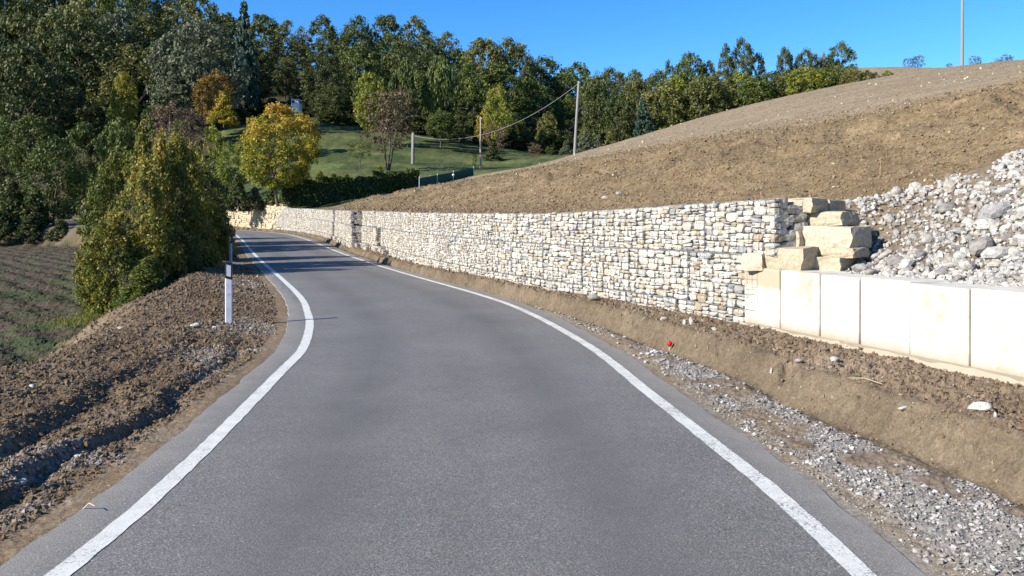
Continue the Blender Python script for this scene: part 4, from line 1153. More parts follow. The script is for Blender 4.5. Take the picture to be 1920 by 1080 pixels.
def place_tree(name, x, y, z, w, h, crown, leafm, label, cat="tree", group=None, trunk=None, base=.18, rz=None, part="crown", wy=None):
    t = thing(name, label, cat, (x, y, z), random.uniform(0, 6.28) if rz is None else rz, group)
    if crown is not None:
        c = link(part, crown, t, (0, 0, h * base)); c.scale = (w, wy or w, h * (1 - base)); set_mat(c, LEAF[leafm])
    if trunk is not None:
        k = link("trunk", trunk, t); k.scale = (min(w, h) * .9, min(w, h) * .9, h * .93)
    return t
def tree_px(name, u, vt, d, wpx, crown, leafm, label, cat="tree", group=None, trunk=TR[0], base=.18, z=None, vb=None, wy=None):
    x = (u - 960) / FOC * d
    if vb is not None: z = CAM_H + (HOR - vb) / FOC * d
    if z is None: z = gz(x, d) - .15
    zt = CAM_H + (HOR - vt) / FOC * d
    return place_tree(name, x, d, z, wpx / FOC * d, max(zt - z, .5), crown, leafm, label, cat, group, trunk, base, wy=wy)

rt = random.Random(21)
# --- forest on the hillside, row behind row
sky_u = [-120, 0, 150, 250, 330, 400, 430, 470, 520, 560, 600, 640, 700, 760, 800, 850, 880, 930, 1000, 1040, 1080, 1150, 1200, 1240, 1300]
sky_v = [-110, -90, -70, -45, -25, -8, 12, 22, 30, 42, 30, 10, 18, 24, 42, 60, 50, 66, 78, 108, 100, 118, 128, 128, 130]
kinds = {
 'dark':  ("dark green broadleaf tree in the shaded forest on the hill", "dark green trees of the hill forest"),
 'green': ("mid green leafy tree in the forest on the hill", "mid green trees of the hill forest"),
 'olive': ("olive tinged tree in the forest on the hill", "olive trees of the hill forest"),
 'ygreen':("yellowing tree among the green forest on the left hill", "yellowing trees of the hill forest"),
 'silver':("grey green poplar like tree in the forest on the hill", "grey green trees of the hill forest")}
def where(u):
    for a, b in [(-40, "outside the left edge"), (60, "at the left edge"), (150, "near the left edge"), (220, "above the small yellow tree"), (290, "left of the grey green tree"), (350, "beside the grey green tree"), (430, "behind the orange tree"),
                 (500, "beside the slim conifer"), (560, "above the golden maple"), (610, "above the white house"), (660, "above the rounded dark tree"), (720, "above the yellow green tree"), (780, "above the left drooping conifer"),
                 (840, "above the right drooping conifer"), (900, "right of the drooping conifers"), (960, "above the wooden pole"), (1020, "right of the wooden pole"), (1075, "left of the concrete pole"), (1130, "behind the concrete pole"), (1190, "left of the spruce"), (1240, "behind the spruce"), (9999, "right of the spruce")]:
        if u < a: return b
def species(u, row):
    q = rt.random()
    if u < 220: return 'ygreen' if q < .34 and row > 0 else ('dark' if q < .66 else 'olive')
    if u < 460: return 'silver' if q < .35 else ('dark' if q < .75 else 'olive')
    if u < 620: return 'olive' if q < .25 else ('dark' if q < .8 else 'green')
    return 'dark' if q < .45 else ('green' if q < .80 else 'olive')
rows = [(118, 74, 0), (134, 66, 1), (152, 60, 2), (172, 56, 3)]
for d0, step, row in rows:
    u = -150 + rt.uniform(0, 30)
    while u < 1290:
        d = d0 + rt.uniform(-5, 5)
        vt_sky = np.interp(u, sky_u, sky_v)
        lift = {3: 0, 2: 22, 1: 62, 0: 104}[row]
        vt = vt_sky + lift + rt.uniform(-14, 20)
        if row == 3: vt = vt_sky + rt.uniform(-8, 16)
        x = (u - 960) / FOC * d; z = gz(x, d) - .3
        h = CAM_H + (HOR - vt) / FOC * d - z
        h = min(max(h, 6), 27)
        sp = species(u, row); w = rt.uniform(.60, .88) * min(h, 15)
        cr_ = rt.choice(CR['tall'][:1] + CR['round'] * 2 + CR['dome'] * 2)
        lab_, grp = kinds[sp]
        if not (row == 0 and 420 < u < 1075 and rt.random() < .25):
            place_tree("forest_tree", x, d, z, w, h, cr_, sp, {"dark": "dark green", "green": "mid green", "olive": "olive tinged", "ygreen": "yellowing", "silver": "grey green"}[sp] + " tree in the " + ["front row of the forest ", "second row of the forest ", "third row of the forest ", "skyline row of the forest "][row] + where(u), "tree", grp, TR[rt.randrange(3)], .12 if row else .10)
        u += step * rt.uniform(.72, 1.2)
# understorey against the trunks
for k in range(34):
    u = -60 + k * 36 + rt.uniform(-12, 12)
    if 440 < u < 610: dd = 121
    else: dd = 114 + rt.uniform(-2, 4)
    if u > 1140: continue
    x = (u - 960) / FOC * dd
    place_tree("undergrowth_shrub", x, dd, gz(x, dd) - .2, rt.uniform(4, 6), rt.uniform(2.6, 4.6), rt.choice(CR['bush']), 'dark',
               "low dark shrub at the shaded foot of the forest, " + where(u), "shrub", "dark undergrowth along the forest edge", None, 0)
# bare crowns standing above the skyline
for (u, vt, d, w, l) in [(1072, 82, 160, 60, "leafless purplish tree rising above the forest skyline"), (1212, 96, 150, 26, "thin bare snag on the right of the skyline"),
                         (575, 8, 168, 40, "thin pale bare tree sticking up from the left skyline"), (1160, 112, 150, 40, "grey leafless treetop between bare trees on the skyline")]:
    x = (u - 960) / FOC * d; z = gz(x, d); h = CAM_H + (HOR - vt) / FOC * d - z
    t = thing("bare_tree", l, "tree", (x, d, z), 1.0); k = link("branches", BARE[0] if w > 30 else BARE[1], t); k.scale = (h * .55, h * .55, h)

# --- trees that stand out
T_ = tree_px
T_("silver_tree", 385, 30, 104, 150, CR['tall'][0], 'silver', "tall grey green tree with a broad ragged crown, left of centre", trunk=TR[1], base=.2)
T_("silver_tree", 318, 60, 108, 90, CR['round'][1], 'silver', "narrower grey green tree left of the broad ragged one", trunk=TR[1], base=.25)
T_("silver_tree", 330, 140, 100, 110, CR['bush'][0], 'silver', "low grey green tree under the broad ragged one", trunk=TR[1], base=.2, vb=225)
T_("conifer", 458, -6, 118, 74, CR['cone'][0], 'spruce', "slim dark conifer whose tip pierces the skyline", trunk=TR[0], base=.1)
T_("yellow_tree", 234, 132, 92, 52, CR['tall'][1], 'yellow', "small bright yellow tree in front of the dark left forest", trunk=TR[0], base=.15, vb=245)
T_("yellow_tree", 212, 175, 92.5, 30, CR['bush'][0], 'ygreen', "low yellow green offshoot beside the small yellow tree", base=.1, vb=245)
T_("orange_tree", 402, 130, 90, 88, CR['round'][0], 'orange', "rounded orange brown tree behind the yellow maple", base=.12, vb=240)
T_("orange_tree", 420, 170, 88, 66, CR['bush'][1], 'gold', "golden shrubby tree below the orange brown one", base=.1, vb=240)
T_("russet_tree", 320, 182, 70, 100, CR['sparse'][0], 'pink', "pinkish half bare tree above the big roadside bush", trunk=BARE2, base=.1, vb=300)
T_("russet_tree", 362, 195, 72, 66, CR['sparse'][0], 'pink', "thin pinkish twiggy tree right of the other pinkish one", trunk=BARE2, base=.1, vb=300)
T_("yellow_maple", 521, 192, 60, 166, CR['tree_fine'][0], 'gold', "round golden yellow maple standing alone behind the hedge", trunk=TR[2], base=.17, vb=384)
T_("dark_tree", 622, 152, 117, 72, CR['dome'][0], 'dark', "rounded dark green tree at the top of the lawn", base=.05, vb=228)
T_("yellow_green_tree", 692, 132, 100, 74, CR['round'][1], 'ygreen', "bright yellow green tree behind the brown forked tree", base=.15, vb=262)
T_("brown_tree", 727, 162, 80, 126, CR['sparse'][0], 'brown', "forked tree with thin brown leaves on the lawn", trunk=TRM, base=.22, vb=324)
T_("brown_tree", 742, 150, 81, 80, CR['sparse'][0], 'brown', "thin brown crown entwined with the forked tree", trunk=None, base=.3, vb=324)
T_("weeping_conifer", 757, 112, 106, 58, CR['weep'][0], 'green', "drooping dark green conifer, left of a pair at the forest edge", base=.05, vb=240)
T_("weeping_conifer", 822, 104, 108, 80, CR['weep'][0], 'green', "drooping conifer with a light green domed top, right of a pair", base=.05, vb=246)
T_("garden_tree", 826, 206, 100, 72, CR['round'][0], 'green', "small round green tree on the lawn under the conifers", base=.2, vb=276)
T_("garden_tree", 862, 214, 104, 40, CR['bush'][0], 'dark', "dark shrub right of the small round lawn tree", base=.05, vb=262)
T_("yellow_green_tree", 934, 158, 108, 60, CR['tall'][0], 'ygreen', "yellow green tree behind the wooden pole", base=.12, vb=275)
T_("orange_tree", 905, 205, 104, 36, CR['sparse'][0], 'yellow', "thin yellow orange tree left of the wooden pole top", base=.1, vb=275)
T_("brown_tree", 930, 225, 100, 55, CR['sparse'][0], 'brown', "brownish twiggy shrub below the yellow green tree", base=.05, vb=290)
T_("dark_shrub", 925, 264, 95, 44, CR['bush'][0], 'dark', "dark green shrub at the foot of the wooden pole", "shrub", base=0, vb=306, trunk=None)
T_("fruit_tree", 676, 262, 78, 66, CR['sparse'][0], 'olive', "low spreading fruit tree on the lawn, left of the forked tree", base=.35, vb=316)
T_("fruit_tree", 1003, 268, 84, 36, CR['sparse'][0], 'pink', "small crooked fruit tree with pinkish leaves near the field edge", base=.35, vb=312)
T_("fruit_tree", 1030, 272, 88, 20, CR['sparse'][0], 'green', "tiny green sapling right of the crooked fruit tree", base=.3, vb=304)
T_("fruit_tree", 890, 284, 84, 12, CR['sparse'][0], 'ygreen', "thin yellowish sapling on the lawn left of the wooden pole", base=.1, vb=318)
T_("yellow_shrub", 712, 310, 72, 36, CR['bush'][0], 'ygreen', "yellow green garden shrub just above the hedge", "shrub", base=0, vb=336, trunk=None)
for i, (u, v) in enumerate([(575, 322), (600, 320), (625, 324), (650, 326)]):
    T_("yellow_shrub", u, v, 69, 34, CR['bush'][i % 2], 'ygreen', ordn(i) + " yellowish plant from the left in the row behind the dark hedge", "shrub", "row of yellowish plants behind the hedge", base=0, vb=346, trunk=None)
for (u, v, w, l) in [(1097, 244, 50, "pale green shrub at the foot of the concrete pole, right side"), (1120, 252, 40, "pale green shrub, second right of the concrete pole"), (1062, 262, 36, "olive shrub just left of the concrete pole"), (1145, 240, 50, "dull green shrub third to the right of the pole")]:
    T_("pale_shrub", u, v, 98, w, CR['bush'][u % 2], 'silver' if u < 1130 else 'olive', l, "shrub", base=0, vb=298, trunk=None)
T_("spruce", 1206, 182, 100, 62, CR['cone'][0], 'spruce', "blue green spruce at the right end of the dark forest", base=.04, vb=275)
T_("dark_tree", 1160, 170, 106, 66, CR['tall'][2], 'dark', "dark ragged tree left of the blue green spruce", base=.08, vb=285)
T_("dark_tree", 1120, 135, 112, 80, CR['tall'][0], 'dark', "big dark tree behind the concrete pole", base=.08, vb=290)
T_("dark_tree", 1195, 140, 118, 80, CR['tall'][1], 'olive', "tall dull tree above the spruce", base=.08, vb=280)

# --- shrubs and trees behind the field crest on the right
for i, (u, vt, w) in enumerate([(1240, 150, 70), (1262, 140, 60), (1290, 132, 66), (1320, 138, 66), (1350, 130, 70), (1385, 134, 66), (1418, 138, 60), (1450, 132, 62), (1480, 128, 66),
                               (1512, 124, 62), (1545, 124, 60), (1575, 120, 50), (1600, 128, 44), (1625, 131, 34), (1645, 134, 28), (1665, 131, 18)]):
    d = 104 + (i % 3) * 3; x = (u - 960) / FOC * d; z = gz(x, d) - .4
    h = CAM_H + (HOR - vt) / FOC * d - z
    place_tree("robinia", x, d, z, w / FOC * d * 1.5, h, CR['dome'][i % 2] if i % 3 else CR['round'][0], ['olive', 'ygreen', 'green', 'olive'][i % 4] if i < 13 else ('dark' if i < 15 else 'ygreen'),
               ordn(i) + " thicket tree from the left in the row behind the field crest" if i < 13 else ["low dark shrub on the field crest near the end of the row", "dark shrub second from the end of the crest row", "small yellowish shrub at the very end of the crest row"][i - 13],
               "tree", "thicket trees behind the field crest" if i < 13 else None, TR[i % 3], .05)
for (u, vt, w, sp, l) in [(1255, 108, 28, 'dark', "slim dark treetop at the left of the crest clump"), (1296, 96, 56, 'green', "broad green treetop left of the tall dark pair"), (1330, 112, 30, 'dark', "small dark treetop between broad one and tall pair"),
                          (1362, 80, 30, 'dark', "dark upright tree, left one of the tall pair"), (1392, 69, 40, 'dark', "tallest dark tree on the crest, right one of the pair"),
                          (1420, 98, 34, 'dark', "dark rounded treetop right of the tallest one"), (1472, 86, 30, 'dark', "pointed dark tree standing after the gap"),
                          (1510, 90, 36, 'dark', "dark tree between pointed tree and leaning one"), (1530, 100, 24, 'dark', "small dark treetop beside the leaning tree"),
                          (1578, 76, 40, 'green', "lean green tree with a lopsided crown at the right end"), (1560, 104, 30, 'green', "low green crown under the lopsided tree"), (1545, 96, 14, 'orange', "small orange treetop beside the lopsided tree")]:
    d = 122; x = (u - 960) / FOC * d; z = gz(x, d) - .4; h = CAM_H + (HOR - vt) / FOC * d - z
    place_tree("crest_tree", x, d, z, w / FOC * d * 1.5, h, rt.choice(CR['dome'] + CR['round']), sp, l, "tree", None, TR[1], .2)
for (u, vt, w, vb, l) in [(1704, 106, 26, 126, "sparse bluish bush on the skyline, left of a touching pair"), (1722, 100, 28, 126, "sparse bluish bush on the skyline, right of a touching pair"), (1828, 102, 30, 124, "sparse bush on the skyline just right of the tall pole"),
                          (1780, 117, 16, 125, "tiny twiggy bush on the skyline left of the tall pole"), (1888, 98, 30, 119, "sparse bush on the skyline near the right edge"), (1872, 106, 20, 119, "low bush touching the one near the right edge")]:
    d = 150; x = (u - 960) / FOC * d; z = gz(x, d) - .3; h = CAM_H + (HOR - vt) / FOC * d - z
    t = place_tree("skyline_bush", x, d, z, w / FOC * d, h, CR['sparse'][0], 'silver', l, "bush", None, BARE2, .0)

# --- left: trees beyond the lower field
for (u, vt, d, w, sp, cr_, l, vb) in [
    (40, 60, 88, 150, 'dark', CR['dome'][0], "huge dark tree in shade at the left edge", 300),
    (-30, 40, 92, 130, 'dark', CR['tall'][0], "dark tree cut by the left edge of the view", 300),
    (110, 110, 96, 120, 'dark', CR['round'][1], "dark shaded tree right of the huge one", 300),
    (170, 190, 96, 90, 'dark', CR['round'][0], "dark low tree under the yellowing forest trees", 300),
    (60, 212, 80, 110, 'green', CR['dome'][1], "light green rounded tree at the left, above the dark hollow", 330),
    (8, 216, 82, 90, 'green', CR['round'][2], "light green tree at the very left edge", 340),
    (100, 252, 72, 120, 'green', CR['dome'][0], "leafy green tree beside the iron fence", 420),
    (20, 330, 70, 90, 'dark', CR['bush'][0], "dark shrub at the edge of the lower field, far left", 440),
    (65, 350, 70, 90, 'dark', CR['bush'][1], "dark shrub at the lower field edge below the leafy green tree", 445),
    (-20, 300, 74, 100, 'dark', CR['dome'][0], "dark bush beyond the left edge", 445),
    (0, 390, 68, 80, 'dark', CR['bush'][0], "low black green bush on the field edge, leftmost", 455),
    (60, 400, 68.5, 80, 'dark', CR['bush'][1], "low black green bush on the field edge, middle", 455),
    (115, 410, 68, 60, 'dark', CR['bush'][0], "low black green bush on the field edge, by the roadside bush", 455),
    (158, 225, 76, 80, 'green', CR['round'][1], "green tree just left of the roadside bush top", 380),
    (225, 218, 84, 90, 'green', CR['round'][0], "green tree rising behind the left of the roadside bush", 400),
    (275, 205, 86, 110, 'bushg', CR['dome'][1], "mixed green tree behind the middle of the roadside bush", 405),
    (335, 222, 84, 90, 'bushg', CR['round'][2], "mixed green tree behind the right of the roadside bush", 410),
    (395, 232, 82, 70, 'ygreen', CR['round'][1], "yellow green sapling tree left of the golden maple", 395),
    (430, 262, 66, 60, 'ygreen', CR['dome'][0], "yellowish bush behind the golden maple, left", 380),
    (400, 300, 75, 70, 'dark', CR['bush'][0], "dark bush in shade left of the golden maple", 400),
    (445, 325, 63, 50, 'dark', CR['bush'][1], "dark bush under the left side of the golden maple", 390)]:
    T_("leafy_tree", u, vt, d, w, cr_, sp, l, "tree", None, TR[rt.randrange(3)], .06, vb=vb)
# ivy-like bushes over the far stone wall
for i, (u, vt, w, sp) in enumerate([(420, 345, 46, 'dark'), (448, 350, 44, 'silver'), (478, 348, 46, 'silver'), (508, 352, 36, 'green'), (528, 358, 26, 'green')]):
    T_("wall_bush", u, vt, 64, w, CR['bush'][i % 2], sp, ["dark bush on top of the far stone wall, leftmost", "grey green bush on the far stone wall, second from left", "grey green bush in the middle of the far stone wall",
       "green bush on the far stone wall under the golden maple trunk", "small green bush at the right end of the far stone wall"][i], "bush", None, None, 0, vb=396)

# --- hedge
def hedge(name, pts, h, w, sp, label, leaf=.11, dens=620):
    r = np.random.default_rng(33); P = []; Tn = []
    for (a, b) in zip(pts[:-1], pts[1:]):
        a = np.array(a); b = np.array(b); L = np.linalg.norm(b[:2] - a[:2]); n = int(dens * L)
        t = r.random(n); o = r.choice([-1, 1], n) * w / 2 * r.uniform(.75, 1.05, n); z = r.random(n) * h * (1 + .06 * np.sin(t * L * 2)); top = r.random(n) < .35
        bz = fbm(t * L * 1.5, t * 0, 5, 3) * .5 - .2; z = np.where(top, h * (r.uniform(.93, 1.06, n) + bz), z * (1 + bz)); o = np.where(top, r.uniform(-w / 2, w / 2, n), o)
        d = (b[:2] - a[:2]) / L; q = a[None] * (1 - t[:, None]) + b[None] * t[:, None]
        P.append(np.column_stack([q[:, 0] + d[1] * o, q[:, 1] - d[0] * o, q[:, 2] + z]))
    P = np.concatenate(P); n = len(P); base = np.array(pts[0])
    Nn = r.normal(size=(n, 3)) + [0, -.3, .6]; Nn /= np.linalg.norm(Nn, axis=1)[:, None]
    A = np.cross(Nn, r.normal(size=(n, 3))); A /= np.linalg.norm(A, axis=1)[:, None]; B = np.cross(Nn, A); s = leaf * r.uniform(.6, 1.3, n)[:, None]
    V = np.stack([P - A * s, P - B * s * .6, P + A * s, P + B * s * .6], 1).reshape(-1, 3) - base
    t_ = thing(name, label, "hedge", tuple(base))
    o = link("foliage", mesh_np("foliage", V, np.arange(n * 4).reshape(n, 4), [LEAF[sp]], attrs={"tint": ('FACE', r.random(n))}), t_)
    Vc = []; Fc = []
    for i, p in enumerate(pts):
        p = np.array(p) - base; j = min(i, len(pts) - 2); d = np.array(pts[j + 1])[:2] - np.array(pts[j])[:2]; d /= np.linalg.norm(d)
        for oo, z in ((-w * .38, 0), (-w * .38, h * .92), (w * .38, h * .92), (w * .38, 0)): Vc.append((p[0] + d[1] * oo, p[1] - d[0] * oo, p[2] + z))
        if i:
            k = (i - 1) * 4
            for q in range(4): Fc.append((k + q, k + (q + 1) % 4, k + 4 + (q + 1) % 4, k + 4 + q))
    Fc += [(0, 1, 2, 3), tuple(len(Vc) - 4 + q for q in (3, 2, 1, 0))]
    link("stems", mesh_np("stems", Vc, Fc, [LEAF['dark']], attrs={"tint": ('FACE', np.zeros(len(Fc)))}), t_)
hedge("hedge", [px(528, 388, 62), px(600, 386, 63), px(700, 376, 65), px(782, 360, 67)], 1.85, 1.3, 'green', "long dark clipped hedge between the golden maple and the green netting")

# --- roadside bushes, left
def bush_at(u, d, zb, h, w, me, leafm, label, wy=None):
    x = (u - 960) / FOC * d
    t = thing("roadside_bush", label, "bush", (x, d, zb), rt.uniform(0, 6.28))
    c = link("foliage", me, t, (0, 0, h * .03)); c.scale = (w, w, h * .97); set_mat(c, LEAF[leafm])
    k = link("stems", STEMS, t); k.scale = (w * .8, w * .8, h * .9)
    return t
bush_at(214, 20.4, -.85, 2.9, 2.3, FINE[0], 'bush', "low green bush at the left foot of the roadside thicket, by the bright grass")
bush_at(262, 21.5, -.80, 4.6, 3.0, FINE[0], 'bush', "tallest yellowing roadside bush with orange leaves, front left of the thicket")
bush_at(322, 24.0, -.70, 5.2, 3.1, FINE[1], 'bush', "yellowing roadside bush in the middle of the thicket")
bush_at(276, 19.4, -.80, 1.5, 2.3, FINE[2], 'bushg', "small green bush at the front foot of the thicket")
bush_at(336, 21.6, -.55, 1.9, 1.7, FINE[1], 'dark', "dark low bush on the bank below the middle of the thicket")
bush_at(372, 28.5, -.55, 4.7, 2.9, FINE[0], 'bush', "brownish roadside bush at the right of the thicket, before the road bend")
bush_at(378, 25.5, -.45, 1.7, 1.6, FINE[2], 'dark', "dark low bush near the farther marker post")
bush_at(232, 27.0, -.90, 5.0, 3.2, FINE[1], 'bushg', "green bush behind the left of the thicket")
bush_at(300, 33.0, -.80, 5.9, 4.4, FINE[0], 'bushg', "tall green bush behind the thicket, in the middle")
bush_at(360, 36.0, -.60, 5.2, 4.4, FINE[1], 'bushg', "tall green bush at the back of the thicket, nearest the bend")
bush_at(352, 39.5, -.5, 5.4, 4.4, FINE[1], 'bushg', "green bush tucked behind the thicket, just before the bend")
bush_at(362, 45.5, -.3, 4.4, 3.6, FINE[0], 'dark', "dark bush farthest along the left road edge at the bend")
bush_at(366, 41.0, -.50, 4.8, 3.2, FINE[2], 'dark', "dark bush at the road bend behind the farther marker post")

for (u_, d_, h_, w_, l_) in [(300, 23.0, 5.1, 2.3, "slim tall sapling shooting above the middle of the thicket"),
                            (350, 25.5, 4.9, 2.6, "slim sapling at the right of the thicket top"), (268, 24.5, 5.3, 2.2, "slim leafy sapling behind the thicket front, left of the tallest")]:
    bush_at(u_, d_, -.8, h_, w_, FINE[2], 'bush', l_)
# grass tufts, a green patch by the bush
r = np.random.default_rng(66)
n = 16000; gx = np.concatenate([r.normal(-9.9, .4, n // 2), r.uniform(-14, -4.5, n // 2)]); gy = np.concatenate([r.normal(19.8, .7, n // 2), r.uniform(9, 28, n // 2)])
hh, cc, zn, dR_, dL_, dW_, f_ = ground(gx, gy, True, True)
k = (dL_ > 2.7) & ((np.arange(n) < n // 2) | ((fbm(gx * .9, gy * .9, 71, 3) > .58) & (r.random(n) < .06))) & (dL_ < 9)
gx, gy, hh = gx[k], gy[k], hh[k]; n = len(gx)
a = r.uniform(0, 6.283, n); L = r.uniform(.04, .13, n); w = .009; lean = r.normal(0, .05, (n, 2))
b0 = np.column_stack([gx - np.cos(a) * w, gy - np.sin(a) * w, hh - .01]); b1 = np.column_stack([gx + np.cos(a) * w, gy + np.sin(a) * w, hh - .01]); tp = np.column_stack([gx + lean[:, 0], gy + lean[:, 1], hh + L])
tag(link("grass", mesh_np("grass", np.stack([b0, b1, tp], 1).reshape(-1, 3), np.arange(n * 3).reshape(n, 3), [LEAF['bushg']], attrs={"tint": ('FACE', r.uniform(.2, 1, n))}), kind='stuff'),
    "fresh green grass at the foot of the roadside thicket and on the bank", "grass")

# ------------------------------------------------------------------ poles and cables
def pole(u, vt, vb, d, r0, r1, mat, label, cat="utility pole", top=None, lean=0, base_part=False):
    x, y, z = px(u, vb, d); zt = CAM_H + (HOR - vt) / FOC * d if top is None else z + top
    t = thing("utility_pole", label, cat, (x, y, z)); h = zt - z
    V, F = tube([(0, 0, -.3), (lean * .5, 0, h * .5), (lean, 0, h)], [r0, (r0 + r1) / 2, r1], 12); F.append(tuple(range(24, 36)))
    link("shaft", mesh_np("shaft", V, F, [mat], True), t)
    V, F = bars([((lean - .12, -.02, h - .25), (lean + .12, -.02, h - .25))], .05); link("bracket", mesh_np("bracket", V, F, [M_iron]), t)
    V, F = tube([(lean + .1, -.02, h - .25), (lean + .1, -.02, h - .12), (lean + .1, -.02, h - .08)], [.03, .045, .02], 8); link("insulator", mesh_np("insulator", V, F, [M_wallw]), t)
    return (x + lean, y, zt)
pA = pole(1077, 152, 291, 77, .155, .10, M_pole, "grey concrete utility pole on the left edge of the brown field", lean=.42)
pB = pole(774, 249, 316, 88, .19, .15, M_pole, "short pale utility pole on the lawn, right of the brown forked tree", lean=.03)
pC = pole(901, 219, 318, 86, .11, .08, M_polew, "thin wooden utility pole on the lawn beside the dark shrub")
pD = pole(1804, -60, 125, 88, .17, .12, M_pole, "tall pale utility pole on the field crest against the blue sky", lean=.05)
def cable(a, b, sag, rad, label):
    pts = []
    for i in range(41):
        t = i / 40; pts.append((a[0] + (b[0] - a[0]) * t, a[1] + (b[1] - a[1]) * t, a[2] + (b[2] - a[2]) * t - sag * 4 * t * (1 - t)))
    V, F = tube([tuple(np.array(p) - np.array(a)) for p in pts], [rad] * 41, 5)
    tag(link("cable", mesh_np("cable", V, F, [M_cable], True), None, tuple(a)), label, "cable")
cable((pA[0], pA[1], pA[2] - .2), (pB[0], pB[1], pB[2] - .3), 2.2, .024, "thick cable sagging from the concrete pole down to the short pale pole")
cable((pA[0], pA[1], pA[2] - .1), (pD[0], pD[1], pD[2] - .4), 2.6, .005, "thin wire running right from the concrete pole toward the tall crest pole")
pE = (96, 100, 36)
cable((pD[0], pD[1], pD[2] - 3.9), (75, 88, pD[2] - 4.5), .5, .010, "thin wire leaving the tall crest pole to the right")

# ------------------------------------------------------------------ garden edge: green netting, rail, pale terrace, lamp
def post_bar(parent, nm, p, q, w, mat):
    V, F = bars([(p, q)], w); return link(nm, mesh_np(nm, V, F, [mat]), parent)
Pn = [px(786, 357, 66), px(820, 350, 68), px(850, 343, 70), px(888, 332, 72.5)]
b = np.array(Pn[0]); t = thing("netting_fence", "dark green garden netting fence at the right end of the hedge", "fence", tuple(b))
Hn = [1.0, 1.0, .95, .85]
for i in range(3):
    p, q = np.array(Pn[i]) - b, np.array(Pn[i + 1]) - b
    d_ = (q - p); nrm = np.array([d_[1], -d_[0], 0]); nrm = nrm / np.linalg.norm(nrm) * .012
    lo = [p - nrm - [0, 0, .3], q - nrm - [0, 0, .3], q + nrm - [0, 0, .3], p + nrm - [0, 0, .3]]; hi = [p - nrm + [0, 0, Hn[i]], q - nrm + [0, 0, Hn[i + 1]], q + nrm + [0, 0, Hn[i + 1]], p + nrm + [0, 0, Hn[i]]]
    link("net_panel", boxmesh("net_panel", lo, hi, [M_netg]), t)
for i in range(4):
    p = np.array(Pn[i]) - b; post_bar(t, "post", tuple(p - [0, .04, .3]), tuple(p + [0, -.04, Hn[i] + .12]), .05, M_ironw)
b = px(787, 338, 71); t = thing("rail_fence", "low pale wooden rail fence behind the green netting", "fence", b)
for k in range(4): post_bar(t, "post", (k * .85, k * .35, -.6), (k * .85, k * .35, .45), .07, M_wood_w)
for z in (.1, .38): post_bar(t, "rail", (0, -.05, z), (2.6, 1.0, z), .06, M_wood_w)
b = px(822, 340, 72.5); t = tag(link("garden_table", mesh_np("garden_table", *(lambda s: (s[0], s[1]))(prism([(-1.3, -.5), (1.3, -.2), (1.3, .8), (-1.3, .5)], [0] * 4, [.12] * 4)), [M_slab]), None, b),
    "pale stone slab lying behind the green netting", "slab")
b = px(850, 334, 69.5); t = thing("garden_lamp", "small white globe lamp above the green netting", "lamp", b)
link("globe", mesh_np("globe", sph * .11 + [0, 0, .28], f_ico, [M_wallw], True), t)
post_bar(t, "stem", (0, 0, -.6), (0, 0, .2), .04, M_ironw)
# slim stakes along the lawn foot
b = px(795, 322, 79); t = thing("wire_fence", "row of slim dark stakes with wires at the foot of the lawn", "fence", b)
for k in range(12): post_bar(t, "stake", (k * .5, k * .06, -.3), (k * .5, k * .06, .75), .035, M_iron)
for z in (.3, .65): post_bar(t, "wire", (0, 0, z), (5.5, .66, z), .015, M_iron)
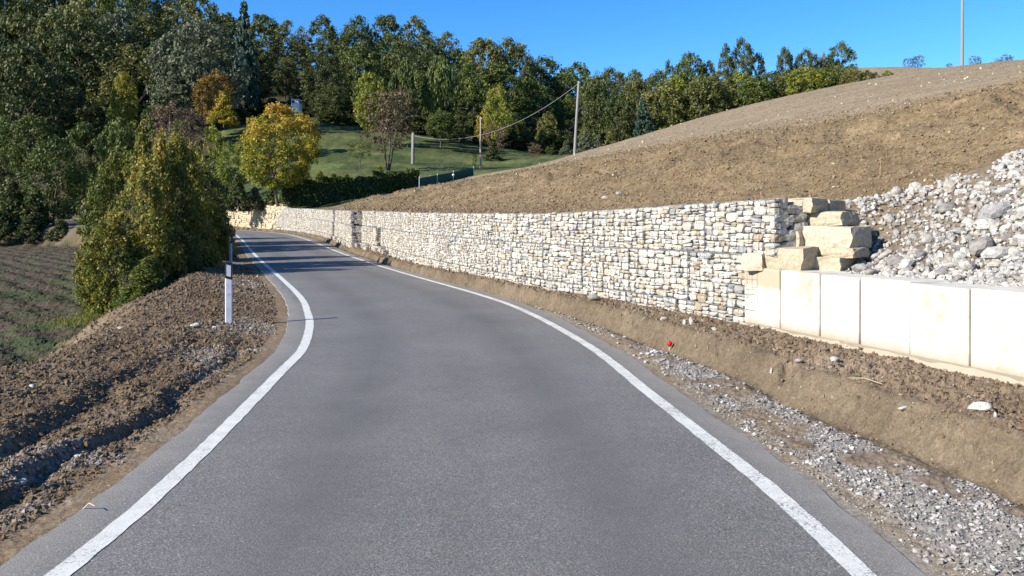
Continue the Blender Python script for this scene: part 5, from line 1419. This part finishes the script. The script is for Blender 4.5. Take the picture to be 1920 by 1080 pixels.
# small white house corner among the trees
b = px(556, 196, 111); t = thing("garden_house", "small white house gable glimpsed between dark trees above the golden maple", "house", b); t.scale = (.72, .72, .72)
V, F = prism([(-.75, -1), (.75, -1), (.75, 1.2), (-.75, 1.2)], [-2.5] * 4, [1.1, .9, .9, 1.1]); link("wall", mesh_np("wall", V, F, [M_wallw]), t)
V = [(-.9, -1.2, 1.15), (1.2, -1.2, .35), (1.2, 1.4, .35), (-.9, 1.4, 1.15), (-.9, -1.2, 1.35), (1.2, -1.2, .5), (1.2, 1.4, .5), (-.9, 1.4, 1.35)]
link("roof", boxmesh("roof", V[:4], V[4:], [M_roof]), t)
for wx in (-.35,):
    V, F = prism([(wx - .22, -1.03), (wx + .22, -1.03), (wx + .22, -.98), (wx - .22, -.98)], [.1] * 4, [.7] * 4); link("window", mesh_np("window", V, F, [M_iron]), t)

# iron fence on the left beyond the field
b = px(96, 398, 74.5); t = thing("iron_fence", "dark iron railing with pale bars seen left of the roadside bush", "fence", b)
for k in range(22): post_bar(t, "bar", (k * .19, k * .02, 0), (k * .19, k * .02, 1.35), .028, M_ironw if k > 9 else M_iron)
for z in (.15, 1.2): post_bar(t, "rail", (-.1, -.03, z), (4.2, .42, z), .04, M_iron)
b = px(160, 398, 75.2); t = thing("gate_pillar", "whitish gate pillar at the right end of the iron railing", "pillar", b)
V, F = prism([(-.2, -.2), (.2, -.2), (.2, .2), (-.2, .2)], [-.4] * 4, [1.1] * 4); link("shaft", mesh_np("shaft", V, F, [M_wallw]), t)
V, F = prism([(-.25, -.25), (.25, -.25), (.25, .25), (-.25, .25)], [1.1] * 4, [1.18] * 4); link("cap_stone", mesh_np("cap_stone", V, F, [M_slab]), t)

# twigs on the verges
def twig(x, y, L, a, up, label):
    z = float(ground(np.array([x]), np.array([y]), True)[0]) + .012
    pts = [(0, 0, 0), (math.cos(a) * L * .5, math.sin(a) * L * .5, up * .6 + .02), (math.cos(a) * L, math.sin(a) * L, up)]
    V, F = tube(pts, [.004, .0035, .002], 5); tag(link("dry_twig", mesh_np("dry_twig", V, F, [M_straw], True), None, (x, y, z)), label, "twig")
twig(-2.32, 4.35, .12, -.6, .04, "curled pale twig in the rut by the left road edge")
k = (1650 - 960) / FOC; twig(k * 12.9, 12.9, .02, 0, .32, "single dry stalk standing on the embankment above the boulders")
twig(2.55, 8.6, .22, .3, .03, "dry straw on the earth bank before the second block"); twig(2.9, 6.3, .25, 2.6, .02, "dry straw across the earth bank at the right")
